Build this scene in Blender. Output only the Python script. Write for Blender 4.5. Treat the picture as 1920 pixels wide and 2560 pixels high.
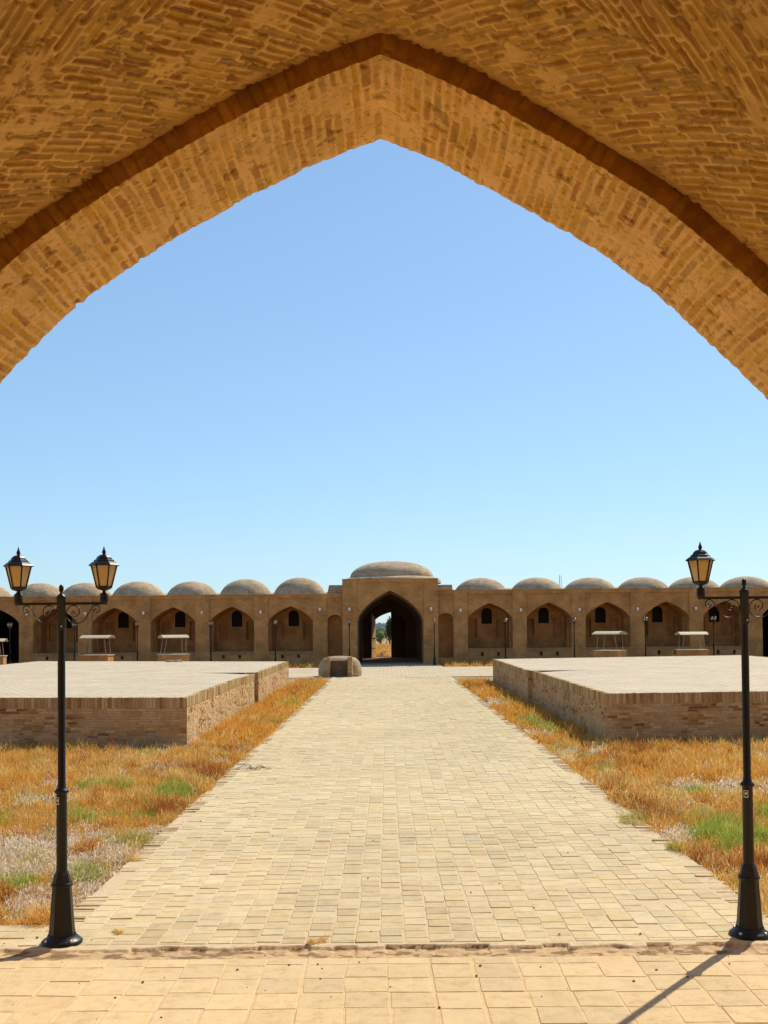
import bpy, math, random
import numpy as np
from mathutils import Vector

# ------------------------------------------------------------------ scene, camera, light
sc = bpy.context.scene
for o in list(bpy.data.objects):
    bpy.data.objects.remove(o)
COL = sc.collection
CAM_H = 2.6
cam = bpy.data.cameras.new("camera")
camo = bpy.data.objects.new("camera", cam)
COL.objects.link(camo)
from mathutils import Matrix
camo.matrix_world = (Matrix.Translation((0, 0, CAM_H)) @ Matrix.Rotation(0.002758, 4, 'Z')
                     @ Matrix.Rotation(math.pi / 2 + math.radians(1.3), 4, 'X') @ Matrix.Rotation(-0.009, 4, 'Z'))
cam.sensor_fit = 'HORIZONTAL'
cam.sensor_width = 36.0
cam.lens = 36.0 * 2700 / 1920
cam.shift_x = 0.0
cam.shift_y = 0.11917
cam.clip_start = 0.05
cam.clip_end = 5000
sc.camera = camo

SUN_X, SUN_Y, SUN_Z = 0.60, 0.80, 1.0          # direction towards the sun
sun_el = math.atan2(SUN_Z, math.hypot(SUN_X, SUN_Y))
sun_az = math.atan2(SUN_X, SUN_Y)
w = bpy.data.worlds.new("World")
sc.world = w
w.use_nodes = True
nt = w.node_tree
bg = nt.nodes['Background']
sky = nt.nodes.new('ShaderNodeTexSky')
sky.sky_type = 'NISHITA'
sky.sun_disc = False
sky.sun_elevation = sun_el
sky.sun_rotation = sun_az
sky.air_density = 1.0
sky.dust_density = 0.25
sky.ozone_density = 2.0
# soften the glare near the sun's side of the sky and keep it blue
gm = nt.nodes.new('ShaderNodeGamma'); gm.inputs[1].default_value = 0.6
tn = nt.nodes.new('ShaderNodeMix'); tn.data_type = 'RGBA'; tn.blend_type = 'MULTIPLY'; tn.clamp_result = False
tn.inputs[0].default_value = 1.0; tn.inputs[7].default_value = (0.925, 1.225, 1.50, 1)
nt.links.new(sky.outputs[0], gm.inputs[0]); nt.links.new(gm.outputs[0], tn.inputs[6])
nt.links.new(tn.outputs[2], bg.inputs[0])
bg.inputs[1].default_value = 0.15

sl = bpy.data.lights.new("sun", 'SUN')
sl.energy = 4.4
sl.angle = math.radians(0.5)
sl.color = (1.0, 0.92, 0.76)
so = bpy.data.objects.new("sun", sl)
COL.objects.link(so)
so.rotation_euler = Vector((SUN_X, SUN_Y, SUN_Z)).to_track_quat('Z', 'Y').to_euler()

sc.view_settings.view_transform = 'Standard'
sc.view_settings.look = 'None'
sc.view_settings.gamma = 1.0
sc.view_settings.exposure = 0.4
sc.render.resolution_x = 768
sc.render.resolution_y = 1024
sc.render.engine = 'CYCLES'
sc.cycles.max_bounces = 10
sc.cycles.diffuse_bounces = 7

rnd = random.Random(7)
rng = np.random.default_rng(11)

# ------------------------------------------------------------------ helpers
def tag(o, label=None, cat=None, group=None, kind=None):
    if label: o['label'] = label
    if cat: o['category'] = cat
    if group: o['group'] = group
    if kind: o['kind'] = kind
    return o

def empty(name, loc=(0, 0, 0), label=None, cat=None, group=None, rz=0):
    o = bpy.data.objects.new(name, None)
    COL.objects.link(o)
    o.location = loc
    o.rotation_euler = (0, 0, rz)
    o.empty_display_size = 0.1
    return tag(o, label, cat, group)

class MB:
    """collects faces (with uv in metres) and links them as one mesh object"""
    def __init__(s): s.v = []; s.f = []; s.uv = []; s.m = []; s.sm = []
    def face(s, pts, uv=None, mi=0, smooth=False):
        b = len(s.v)
        pts = [tuple(p) for p in pts]
        s.v += pts
        s.f.append(tuple(range(b, b + len(pts))))
        if uv is None:
            a, c, d = Vector(pts[0]), Vector(pts[1]), Vector(pts[2])
            n = (c - a).cross(d - a)
            ax, ay, az = abs(n.x), abs(n.y), abs(n.z)
            if az >= ax and az >= ay: uv = [(p[0], p[1]) for p in pts]
            elif ay >= ax: uv = [(p[0], p[2]) for p in pts]
            else: uv = [(p[1], p[2]) for p in pts]
        s.uv.append(uv); s.m.append(mi); s.sm.append(smooth)
    def box(s, a, b, mi=0, skip=''):
        x0, y0, z0 = a; x1, y1, z1 = b
        if 'f' not in skip: s.face([(x0,y0,z0),(x1,y0,z0),(x1,y0,z1),(x0,y0,z1)], mi=mi)
        if 'b' not in skip: s.face([(x1,y1,z0),(x0,y1,z0),(x0,y1,z1),(x1,y1,z1)], mi=mi)
        if 'l' not in skip: s.face([(x0,y1,z0),(x0,y0,z0),(x0,y0,z1),(x0,y1,z1)], mi=mi)
        if 'r' not in skip: s.face([(x1,y0,z0),(x1,y1,z0),(x1,y1,z1),(x1,y0,z1)], mi=mi)
        if 't' not in skip: s.face([(x0,y0,z1),(x1,y0,z1),(x1,y1,z1),(x0,y1,z1)], mi=mi)
        if 'd' not in skip: s.face([(x0,y1,z0),(x1,y1,z0),(x1,y0,z0),(x0,y0,z0)], mi=mi)
    def lathe(s, prof, seg=24, c=(0, 0), mi=0, smooth=True, ph=0.0, sx=1, sy=1, uvr=None, jit=None):
        """prof = [(r, z), ...] bottom to top"""
        L = [0]
        for i in range(1, len(prof)):
            L.append(L[-1] + math.hypot(prof[i][0]-prof[i-1][0], prof[i][1]-prof[i-1][1]))
        R = uvr or max(p[0] for p in prof)
        def P(i, k):
            a = ph + 2*math.pi*k/seg
            r, z = prof[i]
            if jit: r *= 1 + jit(a, L[i])
            return (c[0]+sx*r*math.cos(a), c[1]+sy*r*math.sin(a), z)
        for i in range(len(prof)-1):
            for k in range(seg):
                q = [P(i,k), P(i,k+1), P(i+1,k+1), P(i+1,k)]
                u0, u1 = R*2*math.pi*k/seg, R*2*math.pi*(k+1)/seg
                uv = [(u0,L[i]),(u1,L[i]),(u1,L[i+1]),(u0,L[i+1])]
                if prof[i+1][0] < 1e-6: q = q[:3]; uv = uv[:3]
                elif prof[i][0] < 1e-6: q = [q[0], q[2], q[3]]; uv = [uv[0], uv[2], uv[3]]
                s.face(q, uv, mi, smooth)
    def tube(s, pts, r, seg=8, mi=0):
        pts = [Vector(p) for p in pts]
        rings = []
        for i, p in enumerate(pts):
            t = (pts[min(i+1, len(pts)-1)] - pts[max(i-1, 0)]).normalized()
            up = Vector((0, 1, 0)) if abs(t.y) < 0.9 else Vector((1, 0, 0))
            a = t.cross(up).normalized(); b = t.cross(a)
            rr = r[i] if hasattr(r, '__len__') else r
            rings.append([p + rr*(math.cos(2*math.pi*k/seg)*a + math.sin(2*math.pi*k/seg)*b) for k in range(seg)])
        for i in range(len(rings)-1):
            for k in range(seg):
                s.face([rings[i][k], rings[i][(k+1)%seg], rings[i+1][(k+1)%seg], rings[i+1][k]], mi=mi, smooth=True)
        s.face(rings[0][::-1], mi=mi); s.face(rings[-1], mi=mi)
    def build(s, name, mats, parent=None, merge=True):
        me = bpy.data.meshes.new(name)
        me.from_pydata(s.v, [], s.f)
        if not isinstance(mats, (list, tuple)): mats = [mats]
        for m in mats: me.materials.append(m)
        ul = me.uv_layers.new(name='UVMap')
        ul.data.foreach_set('uv', [c for f in s.uv for p in f for c in p])
        me.polygons.foreach_set('material_index', s.m)
        me.polygons.foreach_set('use_smooth', s.sm)
        if merge and any(s.sm):
            import bmesh
            bm = bmesh.new(); bm.from_mesh(me)
            bmesh.ops.remove_doubles(bm, verts=bm.verts, dist=1e-5)
            bm.to_mesh(me); bm.free()
        me.update()
        o = bpy.data.objects.new(name, me)
        COL.objects.link(o)
        if parent: o.parent = parent
        return o

def grid_obj(name, P, mat, col=None, uv=None, parent=None, smooth=True):
    """P: (n, m, 3) array -> one mesh with optional colour attribute"""
    n, m, _ = P.shape
    me = bpy.data.meshes.new(name)
    idx = np.arange(n*m).reshape(n, m)
    q = np.stack([idx[:-1, :-1], idx[:-1, 1:], idx[1:, 1:], idx[1:, :-1]], -1).reshape(-1, 4)
    me.vertices.add(n*m); me.vertices.foreach_set('co', P.reshape(-1).astype(np.float32))
    me.loops.add(q.size); me.loops.foreach_set('vertex_index', q.reshape(-1).astype(np.int32))
    me.polygons.add(len(q))
    me.polygons.foreach_set('loop_start', (np.arange(len(q))*4).astype(np.int32))
    me.polygons.foreach_set('loop_total', np.full(len(q), 4, np.int32))
    me.polygons.foreach_set('use_smooth', np.full(len(q), smooth))
    me.update(calc_edges=True)
    if col is not None:
        a = me.color_attributes.new('Col', 'FLOAT_COLOR', 'POINT')
        c = np.ones((n*m, 4), np.float32); c[:, :3] = col.reshape(-1, 3)
        a.data.foreach_set('color', c.reshape(-1))
    if uv is not None:
        ul = me.uv_layers.new(name='UVMap')
        ul.data.foreach_set('uv', uv.reshape(-1, 2)[q.reshape(-1)].reshape(-1).astype(np.float32))
    me.materials.append(mat)
    o = bpy.data.objects.new(name, me)
    COL.objects.link(o)
    if parent: o.parent = parent
    return o

def tri_obj(name, V, C, mat, parent=None):
    """V: (n,3,3) triangles, C: (n,3) colours"""
    n = len(V)
    me = bpy.data.meshes.new(name)
    me.vertices.add(n*3); me.vertices.foreach_set('co', V.reshape(-1).astype(np.float32))
    me.loops.add(n*3); me.loops.foreach_set('vertex_index', np.arange(n*3, dtype=np.int32))
    me.polygons.add(n)
    me.polygons.foreach_set('loop_start', (np.arange(n)*3).astype(np.int32))
    me.polygons.foreach_set('loop_total', np.full(n, 3, np.int32))
    me.update(calc_edges=True)
    a = me.color_attributes.new('Col', 'FLOAT_COLOR', 'POINT')
    c = np.ones((n*3, 4), np.float32); c[:, :3] = np.repeat(C, 3, 0)
    a.data.foreach_set('color', c.reshape(-1))
    me.materials.append(mat)
    o = bpy.data.objects.new(name, me)
    COL.objects.link(o)
    if parent: o.parent = parent
    return o

def brick_boxes(name, O, U, V_, N_, u, v, hu, hv, n0, n1, col, mat, parent=None, jit=0.002, bev=0.004, cj=0.004):
    """many separate bricks in one surface: O origin, U V N axes, u v centres, hu hv half sizes, n0 base, n1 face height (arrays)"""
    k = len(u); r = np.random.default_rng(k)
    O, U, V_, N_ = [np.array(q, float) for q in (O, U, V_, N_)]
    su = np.array([-1, 1, 1, -1]); sv = np.array([-1, -1, 1, 1])
    cu = u[:, None] + su*hu[:, None] + r.normal(0, cj, (k, 4)); cv = v[:, None] + sv*hv[:, None] + r.normal(0, cj, (k, 4))
    cn = n1[:, None] + r.normal(0, jit, (k, 1)) + r.normal(0, jit*0.6, (k, 4))
    tu = cu - su*bev; tv = cv - sv*bev
    def W(a, b, c): return O + a[..., None]*U + b[..., None]*V_ + c[..., None]*N_
    base = W(cu, cv, np.broadcast_to(np.array(n0, float).reshape(-1, 1) if np.ndim(n0) else np.full((k, 1), n0), (k, 4)))
    mid = W(cu, cv, cn - bev*0.8); top = W(tu, tv, cn)
    P = np.concatenate([base, mid, top], 1)                     # k,12,3
    q = [[8, 9, 10, 11]]
    for i in range(4):
        j = (i+1) % 4
        q += [[i, j, 4+j, 4+i], [4+i, 4+j, 8+j, 8+i]]
    q = np.array(q); F = (q[None] + (np.arange(k)*12)[:, None, None]).reshape(-1, 4)
    me = bpy.data.meshes.new(name)
    me.vertices.add(k*12); me.vertices.foreach_set('co', P.reshape(-1).astype(np.float32))
    me.loops.add(F.size); me.loops.foreach_set('vertex_index', F.reshape(-1).astype(np.int32))
    me.polygons.add(len(F)); me.polygons.foreach_set('loop_start', (np.arange(len(F))*4).astype(np.int32)); me.polygons.foreach_set('loop_total', np.full(len(F), 4, np.int32))
    me.polygons.foreach_set('use_smooth', np.zeros(len(F), bool))
    me.update(calc_edges=True)
    a = me.color_attributes.new('Col', 'FLOAT_COLOR', 'POINT')
    c = np.ones((k*12, 4), np.float32); c[:, :3] = np.repeat(col, 12, 0); a.data.foreach_set('color', c.reshape(-1))
    me.materials.append(mat)
    o = bpy.data.objects.new(name, me); COL.objects.link(o)
    if parent: o.parent = parent
    return o

def pick(cols, k, r, lo=0.85, hi=1.12):
    c = np.array(cols)
    return c[r.integers(0, len(c), k)]*r.uniform(lo, hi, (k, 1))

def hsh(i, j, seed=0):
    i = np.asarray(i).astype(np.int64); j = np.asarray(j).astype(np.int64)
    h = (i*374761393 + j*668265263 + seed*1442695041) & 0xffffffff
    h = ((h ^ (h >> 13)) * 1274126177) & 0xffffffff
    h = ((h ^ (h >> 16)) * 2246822519) & 0xffffffff
    return ((h ^ (h >> 15)) & 0xffffff) / float(0xffffff)

def vn(x, y, seed=0):
    xi, yi = np.floor(x), np.floor(y)
    fx, fy = x - xi, y - yi
    fx = fx*fx*(3-2*fx); fy = fy*fy*(3-2*fy)
    a = hsh(xi, yi, seed); b = hsh(xi+1, yi, seed); c = hsh(xi, yi+1, seed); d = hsh(xi+1, yi+1, seed)
    return (a*(1-fx)+b*fx)*(1-fy) + (c*(1-fx)+d*fx)*fy

def fbm(x, y, seed=0, o=4):
    t = 0; a = 0.5; n = 0
    for k in range(o):
        t = t + a*vn(x*2**k+k*17.3, y*2**k-k*9.1, seed+k); n += a; a *= 0.5
    return t/n

def sstep(a, b, x):
    t = np.clip((x-a)/(b-a), 0, 1)
    return t*t*(3-2*t)

# ------------------------------------------------------------------ materials
def new_mat(name, rough=0.9):
    m = bpy.data.materials.new(name); m.use_nodes = True
    p = m.node_tree.nodes['Principled BSDF']
    p.inputs['Roughness'].default_value = rough
    p.inputs['Specular IOR Level'].default_value = 0.2
    return m, m.node_tree, p

def node(nt, t, **k):
    n = nt.nodes.new(t)
    for a, b in k.items():
        if a in n.inputs: n.inputs[a].default_value = b
        else: setattr(n, a, b)
    return n

def mixc(nt, fac, a, b, mode='MIX'):
    n = nt.nodes.new('ShaderNodeMix'); n.data_type = 'RGBA'; n.blend_type = mode
    def put(i, v):
        if isinstance(v, (tuple, list)): n.inputs[i].default_value = (*v[:3], 1)
        elif isinstance(v, (int, float)): n.inputs[i].default_value = v
        else: nt.links.new(v, n.inputs[i])
    put(0, fac); put(6, a); put(7, b)
    return n.outputs[2]

def mth(nt, op, a, b=0.0, c=None):
    n = nt.nodes.new('ShaderNodeMath'); n.operation = op
    for i, v in enumerate((a, b) if c is None else (a, b, c)):
        if isinstance(v, (int, float)): n.inputs[i].default_value = v
        else: nt.links.new(v, n.inputs[i])
    return n.outputs[0]

def ramp(nt, fac, stops):
    n = nt.nodes.new('ShaderNodeValToRGB')
    e = n.color_ramp.elements
    while len(e) < len(stops): e.new(0.5)
    for k, (p, c) in enumerate(stops):
        e[k].position = p; e[k].color = (*c, 1) if isinstance(c, (tuple, list)) else (c, c, c, 1)
    nt.links.new(fac, n.inputs[0])
    return n.outputs[0]

def noise(nt, vec, scale, detail=4, rough=0.6):
    n = nt.nodes.new('ShaderNodeTexNoise')
    n.inputs['Scale'].default_value = scale
    n.inputs['Detail'].default_value = detail
    n.inputs['Roughness'].default_value = rough
    if vec is not None: nt.links.new(vec, n.inputs['Vector'])
    return n

def brick_mat(name, bw, bh, mort, cols, cm, offset=0.5, freq=2, warp=0.012, wscale=4.0, bump=0.6, bdist=0.01,
              dust=None, dustc=(0.6, 0.45, 0.28), stain=0.25, sscale=0.7, smooth=0.15, finesc=60, rough=0.92, squash=1.0):
    m, nt, p = new_mat(name, rough)
    L = nt.links
    uv = node(nt, 'ShaderNodeUVMap').outputs[0]
    geo = nt.nodes.new('ShaderNodeTexCoord').outputs['Object']
    wn = noise(nt, uv, wscale, 3)
    vs = nt.nodes.new('ShaderNodeVectorMath'); vs.operation = 'SUBTRACT'
    L.new(wn.outputs['Color'], vs.inputs[0]); vs.inputs[1].default_value = (0.5, 0.5, 0.5)
    vm = nt.nodes.new('ShaderNodeVectorMath'); vm.operation = 'SCALE'
    L.new(vs.outputs[0], vm.inputs[0]); vm.inputs['Scale'].default_value = warp*2
    va = nt.nodes.new('ShaderNodeVectorMath'); va.operation = 'ADD'
    L.new(uv, va.inputs[0]); L.new(vm.outputs[0], va.inputs[1])
    b = nt.nodes.new('ShaderNodeTexBrick')
    b.offset = offset; b.offset_frequency = freq; b.squash = squash
    L.new(va.outputs[0], b.inputs['Vector'])
    b.inputs['Color1'].default_value = (0, 0, 0, 1); b.inputs['Color2'].default_value = (1, 1, 1, 1)
    b.inputs['Mortar'].default_value = (0.5, 0.5, 0.5, 1)
    b.inputs['Scale'].default_value = 1; b.inputs['Mortar Size'].default_value = mort
    b.inputs['Mortar Smooth'].default_value = smooth
    b.inputs['Brick Width'].default_value = bw; b.inputs['Row Height'].default_value = bh
    n1 = noise(nt, geo, finesc, 5, 0.65); n2 = noise(nt, geo, sscale, 5, 0.6); n3 = noise(nt, geo, 9.0, 4, 0.6)
    rv = mth(nt, 'ADD', mth(nt, 'MULTIPLY', b.outputs['Color'], 0.75), mth(nt, 'MULTIPLY', n3.outputs[0], 0.35))
    k = len(cols)
    bc = ramp(nt, rv, [(0.05 + 0.95*i/(k-1), c) for i, c in enumerate(cols)])
    base = mixc(nt, b.outputs['Fac'], bc, cm)
    if dust:
        dn = noise(nt, geo, dust[1], 5, 0.65)
        df = mth(nt, 'MULTIPLY', ramp(nt, dn.outputs[0], [(dust[2], 0.0), (dust[3], 1.0)]), dust[0])
        base = mixc(nt, df, base, dustc)
    st = ramp(nt, n2.outputs[0], [(0.3, 1-stain), (0.65, 1.0)])
    base = mixc(nt, 1.0, base, st, 'MULTIPLY')
    fi = ramp(nt, n1.outputs[0], [(0.3, 0.84), (0.7, 1.08)])
    base = mixc(nt, 1.0, base, fi, 'MULTIPLY')
    L.new(base, p.inputs['Base Color'])
    h = mth(nt, 'SUBTRACT', mth(nt, 'ADD', mth(nt, 'MULTIPLY', n1.outputs[0], 0.35), mth(nt, 'MULTIPLY', b.outputs['Color'], 0.25)), b.outputs['Fac'])
    bp = nt.nodes.new('ShaderNodeBump'); bp.inputs['Strength'].default_value = bump; bp.inputs['Distance'].default_value = bdist
    L.new(h, bp.inputs['Height']); L.new(bp.outputs[0], p.inputs['Normal'])
    return m

def attr_mat(name, rough=0.95, fine=120, bump=0.4, bd=0.004, transl=0.0, var=0.16):
    m, nt, p = new_mat(name, rough)
    a = nt.nodes.new('ShaderNodeVertexColor'); a.layer_name = 'Col'
    geo = nt.nodes.new('ShaderNodeTexCoord').outputs['Object']
    n1 = noise(nt, geo, fine, 5, 0.7)
    c = mixc(nt, 1.0, a.outputs[0], ramp(nt, n1.outputs[0], [(0.3, 1-var), (0.7, 1+var*0.4)]), 'MULTIPLY')
    nt.links.new(c, p.inputs['Base Color'])
    if bump:
        bp = nt.nodes.new('ShaderNodeBump'); bp.inputs['Strength'].default_value = bump; bp.inputs['Distance'].default_value = bd
        nt.links.new(n1.outputs[0], bp.inputs['Height']); nt.links.new(bp.outputs[0], p.inputs['Normal'])
    if transl:
        out = nt.nodes['Material Output']
        t = nt.nodes.new('ShaderNodeBsdfTranslucent'); nt.links.new(c, t.inputs[0])
        mx = nt.nodes.new('ShaderNodeMixShader'); mx.inputs[0].default_value = transl
        nt.links.new(p.outputs[0], mx.inputs[1]); nt.links.new(t.outputs[0], mx.inputs[2])
        nt.links.new(mx.outputs[0], out.inputs[0])
    return m

def plain_mat(name, c, c2=None, rough=0.8, scale=8, metal=0, bump=0.0, spec=0.3):
    m, nt, p = new_mat(name, rough)
    geo = nt.nodes.new('ShaderNodeTexCoord').outputs['Object']
    n1 = noise(nt, geo, scale, 5, 0.65)
    nt.links.new(ramp(nt, n1.outputs[0], [(0.3, c), (0.72, c2 or c)]), p.inputs['Base Color'])
    p.inputs['Metallic'].default_value = metal
    p.inputs['Specular IOR Level'].default_value = spec
    if bump:
        bp = nt.nodes.new('ShaderNodeBump'); bp.inputs['Strength'].default_value = bump; bp.inputs['Distance'].default_value = 0.01
        nt.links.new(n1.outputs[0], bp.inputs['Height']); nt.links.new(bp.outputs[0], p.inputs['Normal'])
    return m

PATHC = [(0.46, 0.35, 0.20), (0.57, 0.45, 0.26), (0.53, 0.41, 0.24), (0.62, 0.50, 0.31), (0.56, 0.41, 0.22)]
M_path = brick_mat('path_bricks', 0.212, 0.204, 0.009, PATHC, (0.38, 0.28, 0.16), offset=0.37, freq=3, warp=0.016, wscale=2.2,
                   bump=0.7, bdist=0.014, dust=(0.5, 1.6, 0.45, 0.66), dustc=(0.57, 0.46, 0.29), stain=0.14, smooth=0.3)
M_tile = brick_mat('threshold_tiles', 0.322, 0.322, 0.011, [(0.58, 0.38, 0.18), (0.66, 0.45, 0.22), (0.62, 0.41, 0.19)], (0.44, 0.28, 0.13),
                   offset=0.06, warp=0.020, wscale=2.2, bump=0.45, bdist=0.010, dust=(0.85, 2.6, 0.42, 0.58), dustc=(0.62, 0.42, 0.20), stain=0.10, smooth=0.4)
M_border = brick_mat('border_bricks', 0.21, 0.062, 0.007, [(0.36, 0.26, 0.15), (0.50, 0.37, 0.22)], (0.24, 0.16, 0.09), offset=0.02,
                     warp=0.012, wscale=5, bump=0.8, bdist=0.014, dust=(0.6, 3, 0.45, 0.6), dustc=(0.50, 0.37, 0.21), stain=0.2)
M_ptop = brick_mat('platform_paving', 0.24, 0.24, 0.012, [(0.50, 0.40, 0.28), (0.66, 0.55, 0.40), (0.58, 0.46, 0.31)], (0.26, 0.18, 0.11),
                   offset=0.5, warp=0.02, wscale=2, bump=0.8, bdist=0.015, dust=(0.6, 1.2, 0.45, 0.6), dustc=(0.58, 0.46, 0.31), stain=0.16)
WALLC = [(0.24, 0.105, 0.03), (0.58, 0.34, 0.13), (0.40, 0.20, 0.06), (0.70, 0.46, 0.22), (0.50, 0.26, 0.08)]
M_pwall = brick_mat('platform_wall_bricks', 0.23, 0.062, 0.008, WALLC, (0.60, 0.38, 0.17), warp=0.012, wscale=5, bump=1.0, bdist=0.02,
                    dust=(0.8, 2.0, 0.45, 0.62), dustc=(0.58, 0.35, 0.14), stain=0.35, sscale=1.3)
M_cope = brick_mat('coping_bricks', 0.075, 0.26, 0.014, [(0.28, 0.14, 0.045), (0.58, 0.37, 0.16), (0.44, 0.25, 0.09)], (0.64, 0.44, 0.22), offset=0.0,
                   warp=0.010, wscale=6, bump=0.9, bdist=0.015, dust=(0.5, 3, 0.45, 0.62), dustc=(0.45, 0.32, 0.18), stain=0.25)
M_fac = brick_mat('facade_bricks', 0.23, 0.065, 0.009, [(0.42, 0.185, 0.055), (0.66, 0.315, 0.10), (0.56, 0.255, 0.075)], (0.62, 0.295, 0.10),
                  warp=0.012, wscale=5, bump=0.5, bdist=0.010, dust=(0.55, 1.4, 0.50, 0.60), dustc=(0.66, 0.36, 0.15), stain=0.42, sscale=0.9)
M_dome = brick_mat('dome_bricks', 0.30, 0.12, 0.016, [(0.50, 0.34, 0.19), (0.74, 0.55, 0.34), (0.62, 0.44, 0.26), (0.80, 0.62, 0.40)], (0.42, 0.28, 0.16),
                   warp=0.07, wscale=2.5, bump=0.9, bdist=0.05, dust=(0.4, 1.2, 0.5, 0.62), dustc=(0.54, 0.40, 0.26), stain=0.42, sscale=1.6, finesc=9)
M_court = brick_mat('courtyard_bricks', 0.25, 0.25, 0.012, [(0.50, 0.40, 0.26), (0.60, 0.49, 0.33)], (0.38, 0.28, 0.17), warp=0.02, wscale=1.5,
                    bump=0.5, dust=(0.8, 0.5, 0.42, 0.6), dustc=(0.56, 0.45, 0.30), stain=0.15)
def paver_mat(name):
    m, nt, p = new_mat(name, 0.93)
    a = nt.nodes.new('ShaderNodeVertexColor'); a.layer_name = 'Col'
    geo = nt.nodes.new('ShaderNodeTexCoord').outputs['Object']
    n1 = noise(nt, geo, 70, 5, 0.7); n2 = noise(nt, geo, 9, 5, 0.65); n3 = noise(nt, geo, 1.1, 5, 0.65)
    c = mixc(nt, 1.0, a.outputs[0], ramp(nt, n1.outputs[0], [(0.3, 0.84), (0.7, 1.07)]), 'MULTIPLY')
    c = mixc(nt, 1.0, c, ramp(nt, n2.outputs[0], [(0.28, (0.80, 0.77, 0.74)), (0.5, (1, 1, 1)), (0.75, (1.05, 1.06, 1.08))]), 'MULTIPLY')
    c = mixc(nt, mth(nt, 'MULTIPLY', ramp(nt, n3.outputs[0], [(0.46, 0.0), (0.66, 1.0)]), 0.45), c, (0.64, 0.49, 0.28))
    nt.links.new(c, p.inputs['Base Color'])
    bp = nt.nodes.new('ShaderNodeBump'); bp.inputs['Strength'].default_value = 0.5; bp.inputs['Distance'].default_value = 0.006
    nt.links.new(mth(nt, 'ADD', n1.outputs[0], n2.outputs[0]), bp.inputs['Height']); nt.links.new(bp.outputs[0], p.inputs['Normal'])
    return m
M_paver = paver_mat('worn_paving_bricks')
M_wallb = paver_mat('worn_wall_bricks')
M_sand = plain_mat('joint_sand', (0.48, 0.36, 0.21), (0.60, 0.46, 0.28), rough=0.97, scale=20, bump=0.5)
M_tsand = plain_mat('threshold_sand', (0.50, 0.34, 0.17), (0.66, 0.47, 0.25), rough=0.97, scale=9, bump=0.5)
M_mort = plain_mat('wall_mortar', (0.42, 0.25, 0.10), (0.58, 0.37, 0.17), rough=0.97, scale=7, bump=0.6)
M_cist = brick_mat('cistern_bricks', 0.22, 0.065, 0.012, [(0.40, 0.26, 0.13), (0.62, 0.45, 0.26), (0.52, 0.36, 0.20)], (0.48, 0.34, 0.19), warp=0.03, wscale=4, bump=0.9, bdist=0.02, dust=(0.7, 2.5, 0.45, 0.6), dustc=(0.58, 0.43, 0.26), stain=0.3, sscale=2)
M_jamb = brick_mat('jamb_bricks', 0.25, 0.056, 0.012, [(0.50, 0.26, 0.05), (0.68, 0.40, 0.08), (0.60, 0.34, 0.07), (0.72, 0.44, 0.12)], (0.80, 0.52, 0.20), warp=0.02, wscale=4, bump=0.9, bdist=0.012, dust=(0.7, 2.5, 0.48, 0.62), dustc=(0.80, 0.52, 0.20), stain=0.2)
M_near = attr_mat('gateway_bricks', bump=0.5, bd=0.006, var=0.22)
M_iwan = plain_mat('gateway_plaster', (0.66, 0.43, 0.19), (0.74, 0.50, 0.24), rough=0.95, scale=3, bump=0.4)
M_strip = attr_mat('broken_strip', fine=80, bump=0.5, bd=0.006)
M_plant = attr_mat('dry_plants', rough=0.8, bump=0, transl=0.42, var=0.1, fine=20)
M_iron = plain_mat('black_painted_iron', (0.004, 0.004, 0.004), (0.009, 0.0095, 0.009), rough=0.42, scale=30, spec=0.3)
M_screw = plain_mat('bare_screw', (0.5, 0.5, 0.5), rough=0.3, metal=1)
M_white = plain_mat('label_white', (0.7, 0.68, 0.62), rough=0.5)
M_lblk = plain_mat('label_black', (0.02, 0.02, 0.02), rough=0.5)
M_wood = plain_mat('door_wood', (0.42, 0.26, 0.08), (0.60, 0.38, 0.13), rough=0.7, scale=4)
M_darkw = plain_mat('dark_door_wood', (0.06, 0.035, 0.018), (0.09, 0.05, 0.025), rough=0.8, scale=4)
M_dark = plain_mat('painted_interior_shade', (0.03, 0.022, 0.015), rough=1.0)  # near-black colour stands in for the shade inside windows and passages
M_recess = plain_mat('recess_shade', (0.11, 0.06, 0.03), (0.20, 0.12, 0.06), rough=0.95, scale=6, bump=0.5)  # dark brown stands in for shade between the cistern piers
M_hall = plain_mat('gate_hall_shade', (0.16, 0.09, 0.045), (0.20, 0.115, 0.06), rough=1.0, scale=2)  # shade of the deep hall is put into this dark wall colour
M_stone = plain_mat('pale_stone', (0.36, 0.30, 0.23), (0.50, 0.42, 0.33), rough=0.9, scale=5, bump=0.5)
M_conc = plain_mat('shelter_stone', (0.33, 0.23, 0.13), (0.42, 0.30, 0.18), rough=0.9, scale=3, bump=0.3)
M_roofs = plain_mat('shelter_roof_sheet', (0.42, 0.33, 0.21), (0.54, 0.43, 0.28), rough=0.7, scale=4)
M_post = plain_mat('shelter_posts', (0.36, 0.25, 0.15), (0.42, 0.30, 0.2), rough=0.7)
M_bark = plain_mat('bark', (0.05, 0.04, 0.03), (0.09, 0.07, 0.05), rough=0.9)
M_mast = plain_mat('mast_steel', (0.45, 0.47, 0.5), rough=0.5)
M_lampw = plain_mat('wall_lamp_white', (0.85, 0.80, 0.68), rough=0.4)

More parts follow.
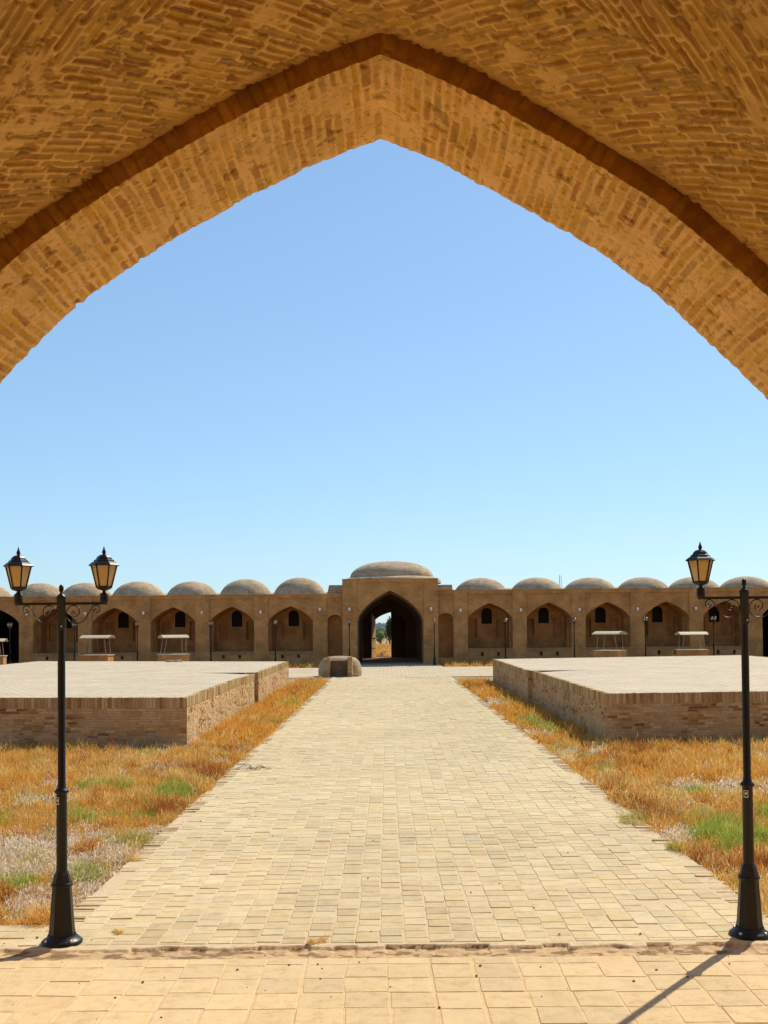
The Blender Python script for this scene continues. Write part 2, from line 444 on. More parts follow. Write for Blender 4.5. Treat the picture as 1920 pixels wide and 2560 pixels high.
m, nt, p = new_mat('amber_lantern_glass', 0.35)
n1 = noise(nt, nt.nodes.new('ShaderNodeTexCoord').outputs['Object'], 6, 3)
gc = ramp(nt, n1.outputs[0], [(0.3, (0.66, 0.48, 0.22)), (0.7, (0.84, 0.68, 0.40))])
nt.links.new(gc, p.inputs['Base Color'])
t = nt.nodes.new('ShaderNodeBsdfTranslucent'); nt.links.new(gc, t.inputs[0])
mx = nt.nodes.new('ShaderNodeMixShader'); mx.inputs[0].default_value = 0.45
nt.links.new(p.outputs[0], mx.inputs[1]); nt.links.new(t.outputs[0], mx.inputs[2])
nt.links.new(mx.outputs[0], nt.nodes['Material Output'].inputs[0])
M_glass = m

m, nt, p = new_mat('dry_soil', 0.98)
geo = nt.nodes.new('ShaderNodeTexCoord').outputs['Object']
n1 = noise(nt, geo, 1.2, 6, 0.7); n2 = noise(nt, geo, 25, 5, 0.7)
c = ramp(nt, n1.outputs[0], [(0.3, (0.30, 0.16, 0.06)), (0.5, (0.42, 0.26, 0.11)), (0.7, (0.46, 0.33, 0.18))])
c = mixc(nt, 1.0, c, ramp(nt, n2.outputs[0], [(0.3, 0.6), (0.7, 1.1)]), 'MULTIPLY')
nt.links.new(c, p.inputs['Base Color'])
bp = nt.nodes.new('ShaderNodeBump'); bp.inputs['Strength'].default_value = 0.8; bp.inputs['Distance'].default_value = 0.03
nt.links.new(n2.outputs[0], bp.inputs['Height']); nt.links.new(bp.outputs[0], p.inputs['Normal'])
M_soil = m

# ------------------------------------------------------------------ ground sheets
g = MB()
xs = [-900, -300, -100, -40, 40, 100, 300, 900]; ys = [-60, 6, 60, 110, 200, 400, 900, 2500]
for i in range(len(xs)-1):
    for j in range(len(ys)-1):
        g.face([(xs[i], ys[j], -0.12), (xs[i+1], ys[j], -0.12), (xs[i+1], ys[j+1], -0.12), (xs[i], ys[j+1], -0.12)])
tag(g.build('ground', M_soil), kind='structure')

def soil_z(x, y):
    return -0.085 + 0.05*(fbm(np.asarray(x)*0.9, np.asarray(y)*0.9, 5, 3)-0.5)

X, Y = np.meshgrid(np.linspace(-19, 19, 191), np.linspace(9.6, 57, 236))
Z = soil_z(X, Y) + 0.075*sstep(54.5, 56.8, Y)
tag(grid_obj('soil', np.stack([X, Y, Z], -1), M_soil, uv=np.stack([X, Y], -1)), kind='structure')

XL, XR = -2.95, 3.38
pm = MB()
def slab(mb, x0, x1, y0, y1, z, zb, mi=0, swap=False, edge=None):
    uv = [(x0, y0), (x1, y0), (x1, y1), (x0, y1)]
    if swap: uv = [(b, a) for a, b in uv]
    mb.face([(x0,y0,z),(x1,y0,z),(x1,y1,z),(x0,y1,z)], uv, mi)
    for a, b in (((x0,y0),(x1,y0)), ((x1,y0),(x1,y1)), ((x1,y1),(x0,y1)), ((x0,y1),(x0,y0))):
        mb.face([(*a, zb), (*b, zb), (*b, z), (*a, z)], mi=mi)
slab(pm, XL+0.02, XR-0.02, 8.95, 57.5, -0.0045, -0.2, swap=True)
tag(pm.build('path_bed', M_sand), kind='structure')
def field(x0, x1, y0, y1, cw, cl, gap, seed, cols, z=0.0, jl=0.02, wig=0.012, zj=0.0013, by_row=False, aligned=0.0):
    r = np.random.default_rng(seed)
    nc = int(round((x1-x0)/cw)); cw = (x1-x0)/nc
    U_, V2, HU, HV = [], [], [], []
    for i in range(nc):
        y = y0 - r.uniform(0, cl)*(1-aligned)
        ys_, ls_ = [], []
        while y < y1:
            L = cl*r.uniform(1-jl*4, 1+jl*4)*(1-aligned) + cl*aligned + r.normal(0, 0.003)*aligned
            a_, b_ = max(y, y0), min(y+L, y1)
            if b_-a_ > 0.03: ys_.append((a_+b_)/2); ls_.append((b_-a_)/2)
            y += L
        ys_ = np.array(ys_); ls_ = np.array(ls_)
        xc = x0+cw*(i+0.5) + wig*2*(vn(ys_*0.6, ys_*0+i*0.35, seed)-0.5)*min(1, min(i, nc-1-i)) + r.normal(0, 0.0025, len(ys_))
        U_.append(xc); V2.append(ys_); HU.append(np.full(len(ys_), cw/2)-gap*r.uniform(0.3, 0.75, len(ys_))); HV.append(ls_-gap*r.uniform(0.25, 0.75, len(ys_)))
    u, v, hu, hv = [np.concatenate(q) for q in (U_, V2, HU, HV)]
    if by_row: u, v, hu, hv = v, u, hv, hu
    k = len(u)
    st = 0.88 + 0.26*fbm(u*0.45, v*0.45, seed+3, 4)
    c = pick(cols, k, r, 0.93, 0.99)*st[:, None]
    sunk = r.random(k) < 0.035
    zz = z + r.normal(0, zj, k) - sunk*r.uniform(0.002, 0.006, k)
    return u, v, hu, hv, zz, c
PCOL = [(0.56, 0.44, 0.25), (0.60, 0.48, 0.28), (0.58, 0.445, 0.235), (0.61, 0.495, 0.30), (0.535, 0.43, 0.26), (0.59, 0.465, 0.265), (0.53, 0.40, 0.225)]
u, v, hu, hv, zz, c = field(XL+0.215, XR-0.215, 9.0, 57.5, 0.2045, 0.206, 0.010, 21, PCOL)
tag(brick_boxes('path', (0, 0, 0), (1, 0, 0), (0, 1, 0), (0, 0, 1), u, v, hu, hv, -0.03, zz, c, M_paver, jit=0.0012, bev=0.005, cj=0.003), kind='structure')
# kerb rows of bricks on edge, uneven, some missing
for nm, x0, w_, ya, yb, sd in (('path_kerb', XL, 0.21, 9.66, 54.0, 31), ('path_kerb', XR-0.21, 0.21, 9.66, 53.0, 32)):
    r = np.random.default_rng(sd)
    n_ = int((yb-ya)/0.066); y = ya + 0.066*(np.arange(n_)+0.5)
    drift = 0.035*(vn(y*0.35, y*0+sd, sd)-0.5) + 0.02*(vn(y*1.7, y*0+3, sd)-0.5)
    keep = r.random(n_) > 0.03 + 0.25*(vn(y*0.5, y*0+9, sd+2) > 0.82)
    ln = np.where(r.random(n_) < 0.5, 0.5, 1.0)
    out = -1 if sd == 31 else 1
    hw = (w_/2 + r.normal(0, 0.006, n_))
    u = x0 + w_/2 + out*np.abs(drift) + r.normal(0, 0.004, n_)
    c = pick([(0.50, 0.38, 0.22), (0.58, 0.45, 0.27), (0.44, 0.32, 0.18), (0.54, 0.40, 0.22)], n_, r)
    z_ = r.normal(-0.004, 0.006, n_) - 0.02*(vn(y*0.8, y*0+5, sd+7) > 0.75)
    k_ = keep
    tag(brick_boxes(nm, (0, 0, 0), (1, 0, 0), (0, 1, 0), (0, 0, 1), u[k_], y[k_], hw[k_], np.full(k_.sum(), 0.028), -0.12, z_[k_], c[k_], M_paver, jit=0.003, bev=0.004, cj=0.003), kind='structure')
fm = MB()
slab(fm, -9, XL+0.215, 8.95, 9.62, -0.010, -0.2, swap=False)
slab(fm, XR-0.215, 9, 8.95, 9.62, -0.010, -0.2, swap=False)
tag(fm.build('forecourt_bed', M_sand), kind='structure')
for xa, xb, sd in ((-9, XL+0.2, 41), (XR-0.2, 9, 42)):
    u, v, hu, hv, zz, c = field(9.0, 9.64, xa, xb, 0.213, 0.21, 0.010, sd, PCOL, by_row=True, z=-0.004)
    tag(brick_boxes('forecourt_paving', (0, 0, 0), (1, 0, 0), (0, 1, 0), (0, 0, 1), u, v, hu, hv, -0.03, zz, c, M_paver, jit=0.0015, bev=0.005, cj=0.003), kind='structure')
tm = MB(); slab(tm, -9, 9, -12, 8.58, -0.0005, -0.2)
tag(tm.build('threshold_bed', M_tsand), kind='structure')
TCOL = [(0.62, 0.455, 0.245), (0.655, 0.48, 0.26), (0.64, 0.47, 0.25), (0.60, 0.445, 0.25)]
u, v, hu, hv, zz, c = field(-6.4, 6.4, 1.0, 8.57, 0.322, 0.322, 0.013, 51, TCOL, z=0.0035, jl=0.0, wig=0.03, zj=0.0012, aligned=0.93)
tag(brick_boxes('threshold_paving', (0, 0, 0), (1, 0, 0), (0, 1, 0), (0, 0, 1), u, v, hu, hv, -0.03, zz, c, M_paver, jit=0.0008, bev=0.006, cj=0.006), kind='structure')
# ragged strip of broken brick between the two pavings
X, Y = np.meshgrid(np.arange(-6, 6, 0.012), np.arange(8.56, 9.02, 0.012))
cell = np.floor(X/0.21 + 0.3*vn(X*3, Y*0+2, 8)); r1 = hsh(cell, cell*0+3, 9)
edge = 8.88 + 0.09*(r1-0.5) + 0.10*(fbm(X*6, Y*6, 4)-0.5)
top = sstep(edge-0.006, edge+0.008, Y)
Zs = top*0.004 + (1-top)*(-0.012*(0.2+r1*1.2) - 0.022*fbm(X*13, Y*13, 12)) + 0.006*(fbm(X*40, Y*40, 2)-0.5)
fade = sstep(8.56, 8.60, Y); Zs = Zs*fade + (1-fade)*(-0.02)
fade = sstep(8.94, 8.99, Y); Zs = Zs*(1-fade) + fade*(-0.03)
fr = fbm(X*22, Y*22, 31)[..., None]; dk = sstep(0.52, 0.62, fbm(X*9, Y*16, 77))[..., None]
c1 = np.array((0.54, 0.42, 0.26)); c2 = np.array((0.50, 0.34, 0.18)); c3 = np.array((0.24, 0.15, 0.07))
col = c1*top[..., None] + (1-top[..., None])*((1-dk)*c2 + dk*c3)
col = col*(0.75+0.5*fr)
tag(grid_obj('broken_brick_strip', np.stack([X, Y, Zs], -1), M_strip, col=col), kind='structure')
cm_ = MB()
for a, b in ((-17, XL), (XL, XR), (XR, 17)):
    slab(cm_, a+0.002, b-0.002, 57.52, 71.8, -0.004, -0.2, swap=True)
slab(cm_, -3.1, 3.7, 71.8, 77.4, -0.006, -0.2, swap=True)
tag(cm_.build('courtyard_paving', M_court), kind='structure')

# ------------------------------------------------------------------ the near gateway we stand in
PROF = [(-2.223, 4.015), (-2.103, 4.146), (-1.982, 4.268), (-1.834, 4.406), (-1.706, 4.514), (-1.539, 4.627), (-1.377, 4.732), (-1.202, 4.845), (-1.068, 4.918), (-0.879, 5.024), (-0.733, 5.104), (-0.544, 5.198), (-0.368, 5.283), (-0.19, 5.355), (-0.005, 5.420), (0.127, 5.366), (0.288, 5.290), (0.42, 5.228), (0.62, 5.119), (0.807, 5.007), (0.95, 4.925), (1.099, 4.829), (1.231, 4.75), (1.378, 4.650), (1.524, 4.522), (1.640, 4.425), (1.733, 4.339), (1.852, 4.225), (1.997, 4.085), (2.115, 3.975), (2.205, 3.87)]
LOW = [(2.37, 3.66), (2.52, 3.42), (2.63, 3.15), (2.70, 2.85), (2.73, 2.5), (2.73, 1.8), (2.73, 0.9), (2.73, -0.05)]
prof = [(-x-0.03, z) for x, z in LOW[::-1]] + PROF + LOW
pa = np.array(prof)
seg = np.r_[0, np.cumsum(np.linalg.norm(np.diff(pa, axis=0), axis=1))]
iap = len(LOW) + 14
seg -= seg[iap]

def prof_at(s, off=0.0):
    """points on the profile (offset outwards) at arc length s, kept sharp at the apex"""
    e = 0.02
    def P(q): return np.stack([np.interp(q, seg, pa[:, 0]), np.interp(q, seg, pa[:, 1])], -1)
    # smooth the measured polyline a little
    ks = np.linspace(-0.17, 0.17, 9)
    acc = 0
    for k in ks:
        q = np.where(np.abs(s) < 0.18, s + k*np.abs(s)/0.18*0.9, s + k)
        acc = acc + P(q)
    p0 = acc/len(ks)
    q1 = np.where(s < 0, np.minimum(s + 0.16, 0), s + 0.16); q0 = np.where(s < 0, s - 0.16, np.maximum(s - 0.16, 0))
    t = P(q1) - P(q0); t /= np.linalg.norm(t, axis=-1, keepdims=True)
    n = np.stack([-t[..., 1], t[..., 0]], -1)
    bl = np.clip(np.abs(s)/0.10, 0, 1)[..., None]
    n = n*bl + (1-bl)*np.array([0., 1.15]); n /= np.linalg.norm(n, axis=-1, keepdims=True)
    return p0 + n*off, n

def bricks(u, w_, bw, bh, mort, seed, wob=0.012, lw=1.0):
    """brick pattern: returns mask (1 on brick face), random per brick, edge distance"""
    u = u + wob*2*(fbm(u*5, w_*5, seed+1, 3)-0.5); w_ = w_ + wob*2.0*(fbm(u*4+9, w_*4, seed+2, 3)-0.5) + wob*0.5*(vn(u*22, w_*22, seed+3)-0.5)
    row = np.floor(w_/bh)
    uu = u/bw + hsh(row, row*0+1, seed)*1.0
    cel = np.floor(uu)
    rr = hsh(cel, row, seed+5)
    fu = (uu-cel)*bw; fw = (w_-row*bh)
    r2 = hsh(cel, row, seed+6)
    mm = mort*(0.35+1.0*r2)
    du = np.minimum(fu, bw-fu) - (mm*0.5 + mort*0.2)*lw; dw = np.minimum(fw, bh-fw) - mm*0.5
    # rounded corners
    k = 0.010
    d = np.where((du < k) & (dw < k), k - np.hypot(k-du, k-dw), np.minimum(du, dw))
    d = d + 0.009*(fbm(u*26, w_*26, seed+8, 3)-0.5)
    return d, rr, r2

BR = np.array([(0.62, 0.32, 0.045), (0.68, 0.40, 0.06), (0.62, 0.37, 0.08), (0.48, 0.23, 0.045), (0.72, 0.43, 0.09), (0.56, 0.33, 0.10), (0.64, 0.36, 0.06)])
def brick_colour(rr, u, w_, seed, br=BR, mo=(0.86, 0.54, 0.20), d=None, cover=None):
    i = np.clip((rr*len(br)).astype(int), 0, len(br)-1)
    c = br[i]*(0.78+0.44*fbm(u*16, w_*16, seed+20, 4)[..., None])
    m_ = np.array(mo)*(0.84+0.32*fbm(u*7, w_*7, seed+30, 4)[..., None])
    k = sstep(-0.001, 0.004, d)[..., None]
    if cover is not None: k = k*(1-cover[..., None])
    return c*k + m_*(1-k)

gate = empty('brick_gateway', (0, 5.7, 0), 'brick gateway with a pointed arch seen from inside, framing the sky and courtyard', 'gateway')
IW = Matrix.Translation((0, -5.7, 0))
# soffit of the front arch
D0, D1 = 5.225, 6.2
s = np.arange(-3.4, 3.4, 0.0062); v = np.arange(0, D1-D0+0.003, 0.0062)
S, V = np.meshgrid(s, v, indexing='ij')
S0 = S + 0.016*(fbm(S*1.6, V*2.0, 77, 3)-0.5)*2
d, rr, r2 = bricks(V, S0, 0.26, 0.056, 0.021, 40, 0.009, lw=0.5)
cover = sstep(0.56, 0.74, fbm(S*9.0, V*4, 61, 4) + 0.25*(r2-0.5))
cover = np.clip(cover*0.9, 0, 1)
relief = sstep(-0.002, 0.006, d)
h = -0.004*relief*(1-cover) + 0.006*(rr-0.5)*relief*(1-cover) + 0.022*(fbm(S*3, V*3, 70, 4)-0.5) - 0.006 + 0.006*(fbm(S*30, V*30, 71, 3)-0.5)
pit = sstep(0.74, 0.80, fbm(S*11, V*11, 90, 3)); h -= 0.012*pit
# worn outer lip: courses of different length
rown = vn(S/0.09, 0*S+4, 99)*0.6 + 0.4*hsh(np.floor(S0/0.060), 0*S+4, 99)
lip = sstep(0.90, 0.975, V); h = h - lip*(0.006 + 0.012*rown) + lip*0.016*(fbm(S*9, V*9, 92, 3)-0.5)
P2, N2 = prof_at(S, 0.0)
yy = D0 + V
col = brick_colour(rr, V, S, 40, d=d, cover=cover, br=BR*0.82+0.18*np.array([0.8, 0.5, 0.19]))
spk = sstep(0.66, 0.74, fbm(S*42, V*42, 93, 3)); h -= 0.003*spk; col = col*(1-0.28*spk[..., None])*(0.90+0.24*fbm(S*2.0, V*3.0, 94, 4)[..., None])
col = col*(1-0.3*pit[..., None])
P2 = P2 - N2*h[..., None]
P3 = np.stack([P2[..., 0], yy + lip*0.02*(rown-0.5), P2[..., 1]], -1)
P3[..., 1] -= 5.7
grid_obj('arch_soffit', P3, M_near, col=col, uv=np.stack([S, V], -1), parent=gate)
# inner vertical face of the arch ring (the dark step), its shade partly put into the colour
off = np.arange(-0.012, 0.118, 0.0062)
S, O = np.meshgrid(s, off, indexing='ij')
d, rr, r2 = bricks(O+0.05, S, 0.30, 0.060, 0.016, 45, 0.012)
P2, N2 = prof_at(S, 0.0)
hh = 0.010*sstep(-0.002, 0.006, d)*(0.1+rr*0.9) + 0.008*(fbm(S*25, O*25, 35, 3)-0.5) + 0.016*(fbm(S*6, O*6, 33)-0.5)
P2 = P2 + N2*(O + 0.010*(fbm(S*4, S*0+1, 50)-0.5)*0)[..., None]
P3 = np.stack([P2[..., 0], D0 - 5.7 - hh, P2[..., 1]], -1)
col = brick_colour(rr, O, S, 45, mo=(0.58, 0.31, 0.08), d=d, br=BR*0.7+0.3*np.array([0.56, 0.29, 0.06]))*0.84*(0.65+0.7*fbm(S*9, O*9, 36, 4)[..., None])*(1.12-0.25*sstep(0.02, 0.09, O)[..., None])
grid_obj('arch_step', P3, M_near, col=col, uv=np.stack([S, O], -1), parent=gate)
# inner vault, herringbone bond
s = np.arange(-3.2, 3.2, 0.0066); v = np.arange(3.3, D0+0.02, 0.0066)
S, V = np.meshgrid(s, v, indexing='ij')
A = np.abs(S); Lf = S < 0
zone = ((V + 0.02*(fbm(A*6, V*6, 3)-0.5)) > 4.35) | (V < 3.72)
a1 = np.radians(53.0); a2 = np.radians(-37.0)
ua = np.where(zone, A*np.cos(a1) - V*np.sin(a1), A*np.cos(a2) - V*np.sin(a2))
wa = np.where(zone, A*np.sin(a1) + V*np.cos(a1), A*np.sin(a2) + V*np.cos(a2))
ua = ua + Lf*37.13; wa = wa + Lf*(11.03)
d, rr, r2 = bricks(ua + zone*5.7, wa, 0.225, 0.0455, 0.0125, 140, 0.007)
# a mortar seam along the zigzag line
seam = np.minimum(np.abs(V-4.35), np.abs(V-3.72)) + 0.006*(r2-0.5)
d = np.minimum(d, seam-0.006)
cover = sstep(0.60, 0.72, fbm(S*4, V*4, 161, 4) + 0.08*(r2-0.5) + np.where(Lf, 0.03, -0.05))*0.85
# mortar squeezed into the corner by the step
cover = np.maximum(cover, sstep(5.12, 5.2, V + 0.10*(fbm(S*6, V*3, 13)-0.5)))
relief = sstep(-0.002, 0.007, d)
h = -0.010*relief*(1-cover)*(0.2+r2*1.2) + 0.012*(rr-0.5)*relief*(1-cover) + 0.026*(fbm(S*2.5, V*2.5, 170, 4)-0.5) + 0.007*(fbm(S*28, V*28, 171, 3)-0.5)
crack = sstep(0.55, 0.62, fbm(S*18, V*18, 181, 3))*(1-sstep(0.0, 0.010, np.abs(d)))
h -= 0.012*crack
P2, N2 = prof_at(S, 0.098)
P2 = P2 - N2*h[..., None]
P3 = np.stack([P2[..., 0], V - 5.7, P2[..., 1]], -1)
col = brick_colour(rr, ua, wa, 140, mo=(0.86, 0.55, 0.19), d=d, cover=cover, br=BR*np.array([0.86, 0.88, 0.88])*0.85+0.15*np.array([0.8, 0.5, 0.18]))
col = col*(1-0.4*crack[..., None])
grid_obj('vault', P3, M_near, col=col, uv=np.stack([S, V], -1), parent=gate)
mb = MB(); mb.box((-4, -9.9, 0), (4, -9.7, 7)); mb.build('back_wall', M_iwan, gate)
# jambs, rear of the vault, back wall and outer front wall
mb = MB()
ss = np.r_[np.linspace(seg[0], seg[-1], 61)]
sl_ = np.sort(np.r_[ss, -3.4, 3.4]); 
def strip(mb, sl, off, y0, y1):
    P, _ = prof_at(sl, off)
    for i in range(len(sl)-1):
        a, b = P[i], P[i+1]
        mb.face([(a[0], y0-5.7, a[1]), (b[0], y0-5.7, b[1]), (b[0], y1-5.7, b[1]), (a[0], y1-5.7, a[1])],
                [(y0, sl[i]), (y0, sl[i+1]), (y1, sl[i+1]), (y1, sl[i])])
strip(mb, np.linspace(seg[0], -3.4, 12), 0.0, D0, D1); strip(mb, np.linspace(3.4, seg[-1], 12), 0.0, D0, D1)
strip(mb, np.linspace(seg[0], -3.2, 12), 0.098, 3.3, D0); strip(mb, np.linspace(3.2, seg[-1], 12), 0.098, 3.3, D0)
strip(mb, np.linspace(seg[0], seg[-1], 60), 0.098, -4, 3.3)
for ya, yb, sg in ((D0-5.7, D0-5.7, 1),):
    P, _ = prof_at(np.linspace(seg[0], -3.4, 12), 0.0); Q, _ = prof_at(np.linspace(seg[0], -3.4, 12), 0.12)
    for i in range(11): mb.face([(P[i][0], ya, P[i][1]), (P[i+1][0], ya, P[i+1][1]), (Q[i+1][0], ya, Q[i+1][1]), (Q[i][0], ya, Q[i][1])])
    P, _ = prof_at(np.linspace(3.4, seg[-1], 12), 0.0); Q, _ = prof_at(np.linspace(3.4, seg[-1], 12), 0.12)
    for i in range(11): mb.face([(P[i][0], ya, P[i][1]), (P[i+1][0], ya, P[i+1][1]), (Q[i+1][0], ya, Q[i+1][1]), (Q[i][0], ya, Q[i][1])])
mb.build('jambs', M_jamb, gate)
mb = MB()
sl = np.linspace(seg[0], seg[-1], 70); P, _ = prof_at(sl, 0.075)
for i in range(len(sl)-1):
    a, b = P[i], P[i+1]
    mb.face([(a[0], 0.49, a[1]), (b[0], 0.49, b[1]), (b[0], 0.49, 6.4), (a[0], 0.49, 6.4)] if abs(b[0]-a[0]) > 1e-4 else
            [(a[0], 0.49, a[1]), (b[0], 0.49, b[1]), (np.sign(a[0])*2.79, 0.49, b[1]), (np.sign(a[0])*2.79, 0.49, a[1])])
for sg in (-1, 1):
    x0, x1 = (2.73, 16) if sg > 0 else (-16, -2.76)
    mb.face([(x0, 0.492, -0.1), (x1, 0.492, -0.1), (x1, 0.492, 6.4), (x0, 0.492, 6.4)])
mb.face([(-16, 0.49, 6.4), (16, 0.49, 6.4), (16, -9.7, 6.4), (-16, -9.7, 6.4)])
mb.build('front_wall', M_fac, gate)

# ------------------------------------------------------------------ far range of the caravanserai
CX = 0.23; FY = 78.0
inn = empty('arcaded_courtyard_building', (CX, FY, 0), 'long arcaded brick building across the courtyard, with a row of domes and a gate', 'building')
def af(t): return 0.55*math.sqrt(max(0, 1-t*t)) + 0.45*(1-t)
def arch(c, hw, zs, za, n=24):
    pts = []
    for k in range(n+1):
        t = -math.cos(math.pi*k/n)
        pts.append((c+hw*t, zs+(za-zs)*af(abs(t))))
    # keep the apex vertex
    return pts
def round_arch(c, hw, zs, za, n=14):
    return [(c+hw*-math.cos(math.pi*k/n), zs+(za-zs)*math.sin(math.pi*k/n)) for k in range(n+1)]
def arch_face(mb, x0, x1, z0, z1, A, sill, y, mi=0):
    """rectangular wall x0..x1, z0..z1 at depth y with an arched hole A above sill"""
    xa, xb = A[0][0], A[-1][0]
    if xa-x0 > 1e-4: mb.face([(x0,y,z0),(xa,y,z0),(xa,y,z1),(x0,y,z1)], mi=mi)
    if x1-xb > 1e-4: mb.face([(xb,y,z0),(x1,y,z0),(x1,y,z1),(xb,y,z1)], mi=mi)
    if sill-z0 > 1e-4: mb.face([(xa,y,z0),(xb,y,z0),(xb,y,sill),(xa,y,sill)], mi=mi)
    for i in range(len(A)-1):
        a, b = A[i], A[i+1]
        mb.face([(a[0],y,a[1]),(b[0],y,b[1]),(b[0],y,z1),(a[0],y,z1)], mi=mi)
def reveal(mb, A, sill, y0, y1, mi=0, floor=True):
    pts = [(A[0][0], sill)] + A + [(A[-1][0], sill)]
    L = 0
    for i in range(len(pts)-1):
        a, b = pts[i], pts[i+1]
        dl = math.hypot(b[0]-a[0], b[1]-a[1])
        mb.face([(a[0],y0,a[1]),(a[0],y1,a[1]),(b[0],y1,b[1]),(b[0],y0,b[1])], [(y0,L),(y1,L),(y1,L+dl),(y0,L+dl)], mi=mi)
        L += dl
    if floor: mb.face([(A[0][0],y0,sill),(A[-1][0],y0,sill),(A[-1][0],y1,sill),(A[0][0],y1,sill)], mi=mi)
def rects(mb, x0, x1, z0, z1, holes, y, depth, mi=0):
    bx = sorted({x0, x1, *[q for h in holes for q in h[:2]]}); bz = sorted({z0, z1, *[q for h in holes for q in h[2:]]})
    for i in range(len(bx)-1):
        for j in range(len(bz)-1):
            cx_, cz_ = (bx[i]+bx[i+1])/2, (bz[j]+bz[j+1])/2
            hole = any(h[0] < cx_ < h[1] and h[2] < cz_ < h[3] for h in holes)
            yy_ = y + (depth if hole else 0)
            mb.face([(bx[i],yy_,bz[j]),(bx[i+1],yy_,bz[j]),(bx[i+1],yy_,bz[j+1]),(bx[i],yy_,bz[j+1])], mi=mi)
    for xa, xb, za, zb in holes:
        mb.face([(xa,y,za),(xa,y+depth,za),(xa,y+depth,zb),(xa,y,zb)], mi=mi); mb.face([(xb,y,za),(xb,y+depth,za),(xb,y+depth,zb),(xb,y,zb)], mi=mi)
        mb.face([(xa,y,za),(xb,y,za),(xb,y+depth,za),(xa,y+depth,za)], mi=mi); mb.face([(xa,y,zb),(xb,y,zb),(xb,y+depth,zb),(xa,y+depth,zb)], mi=mi)

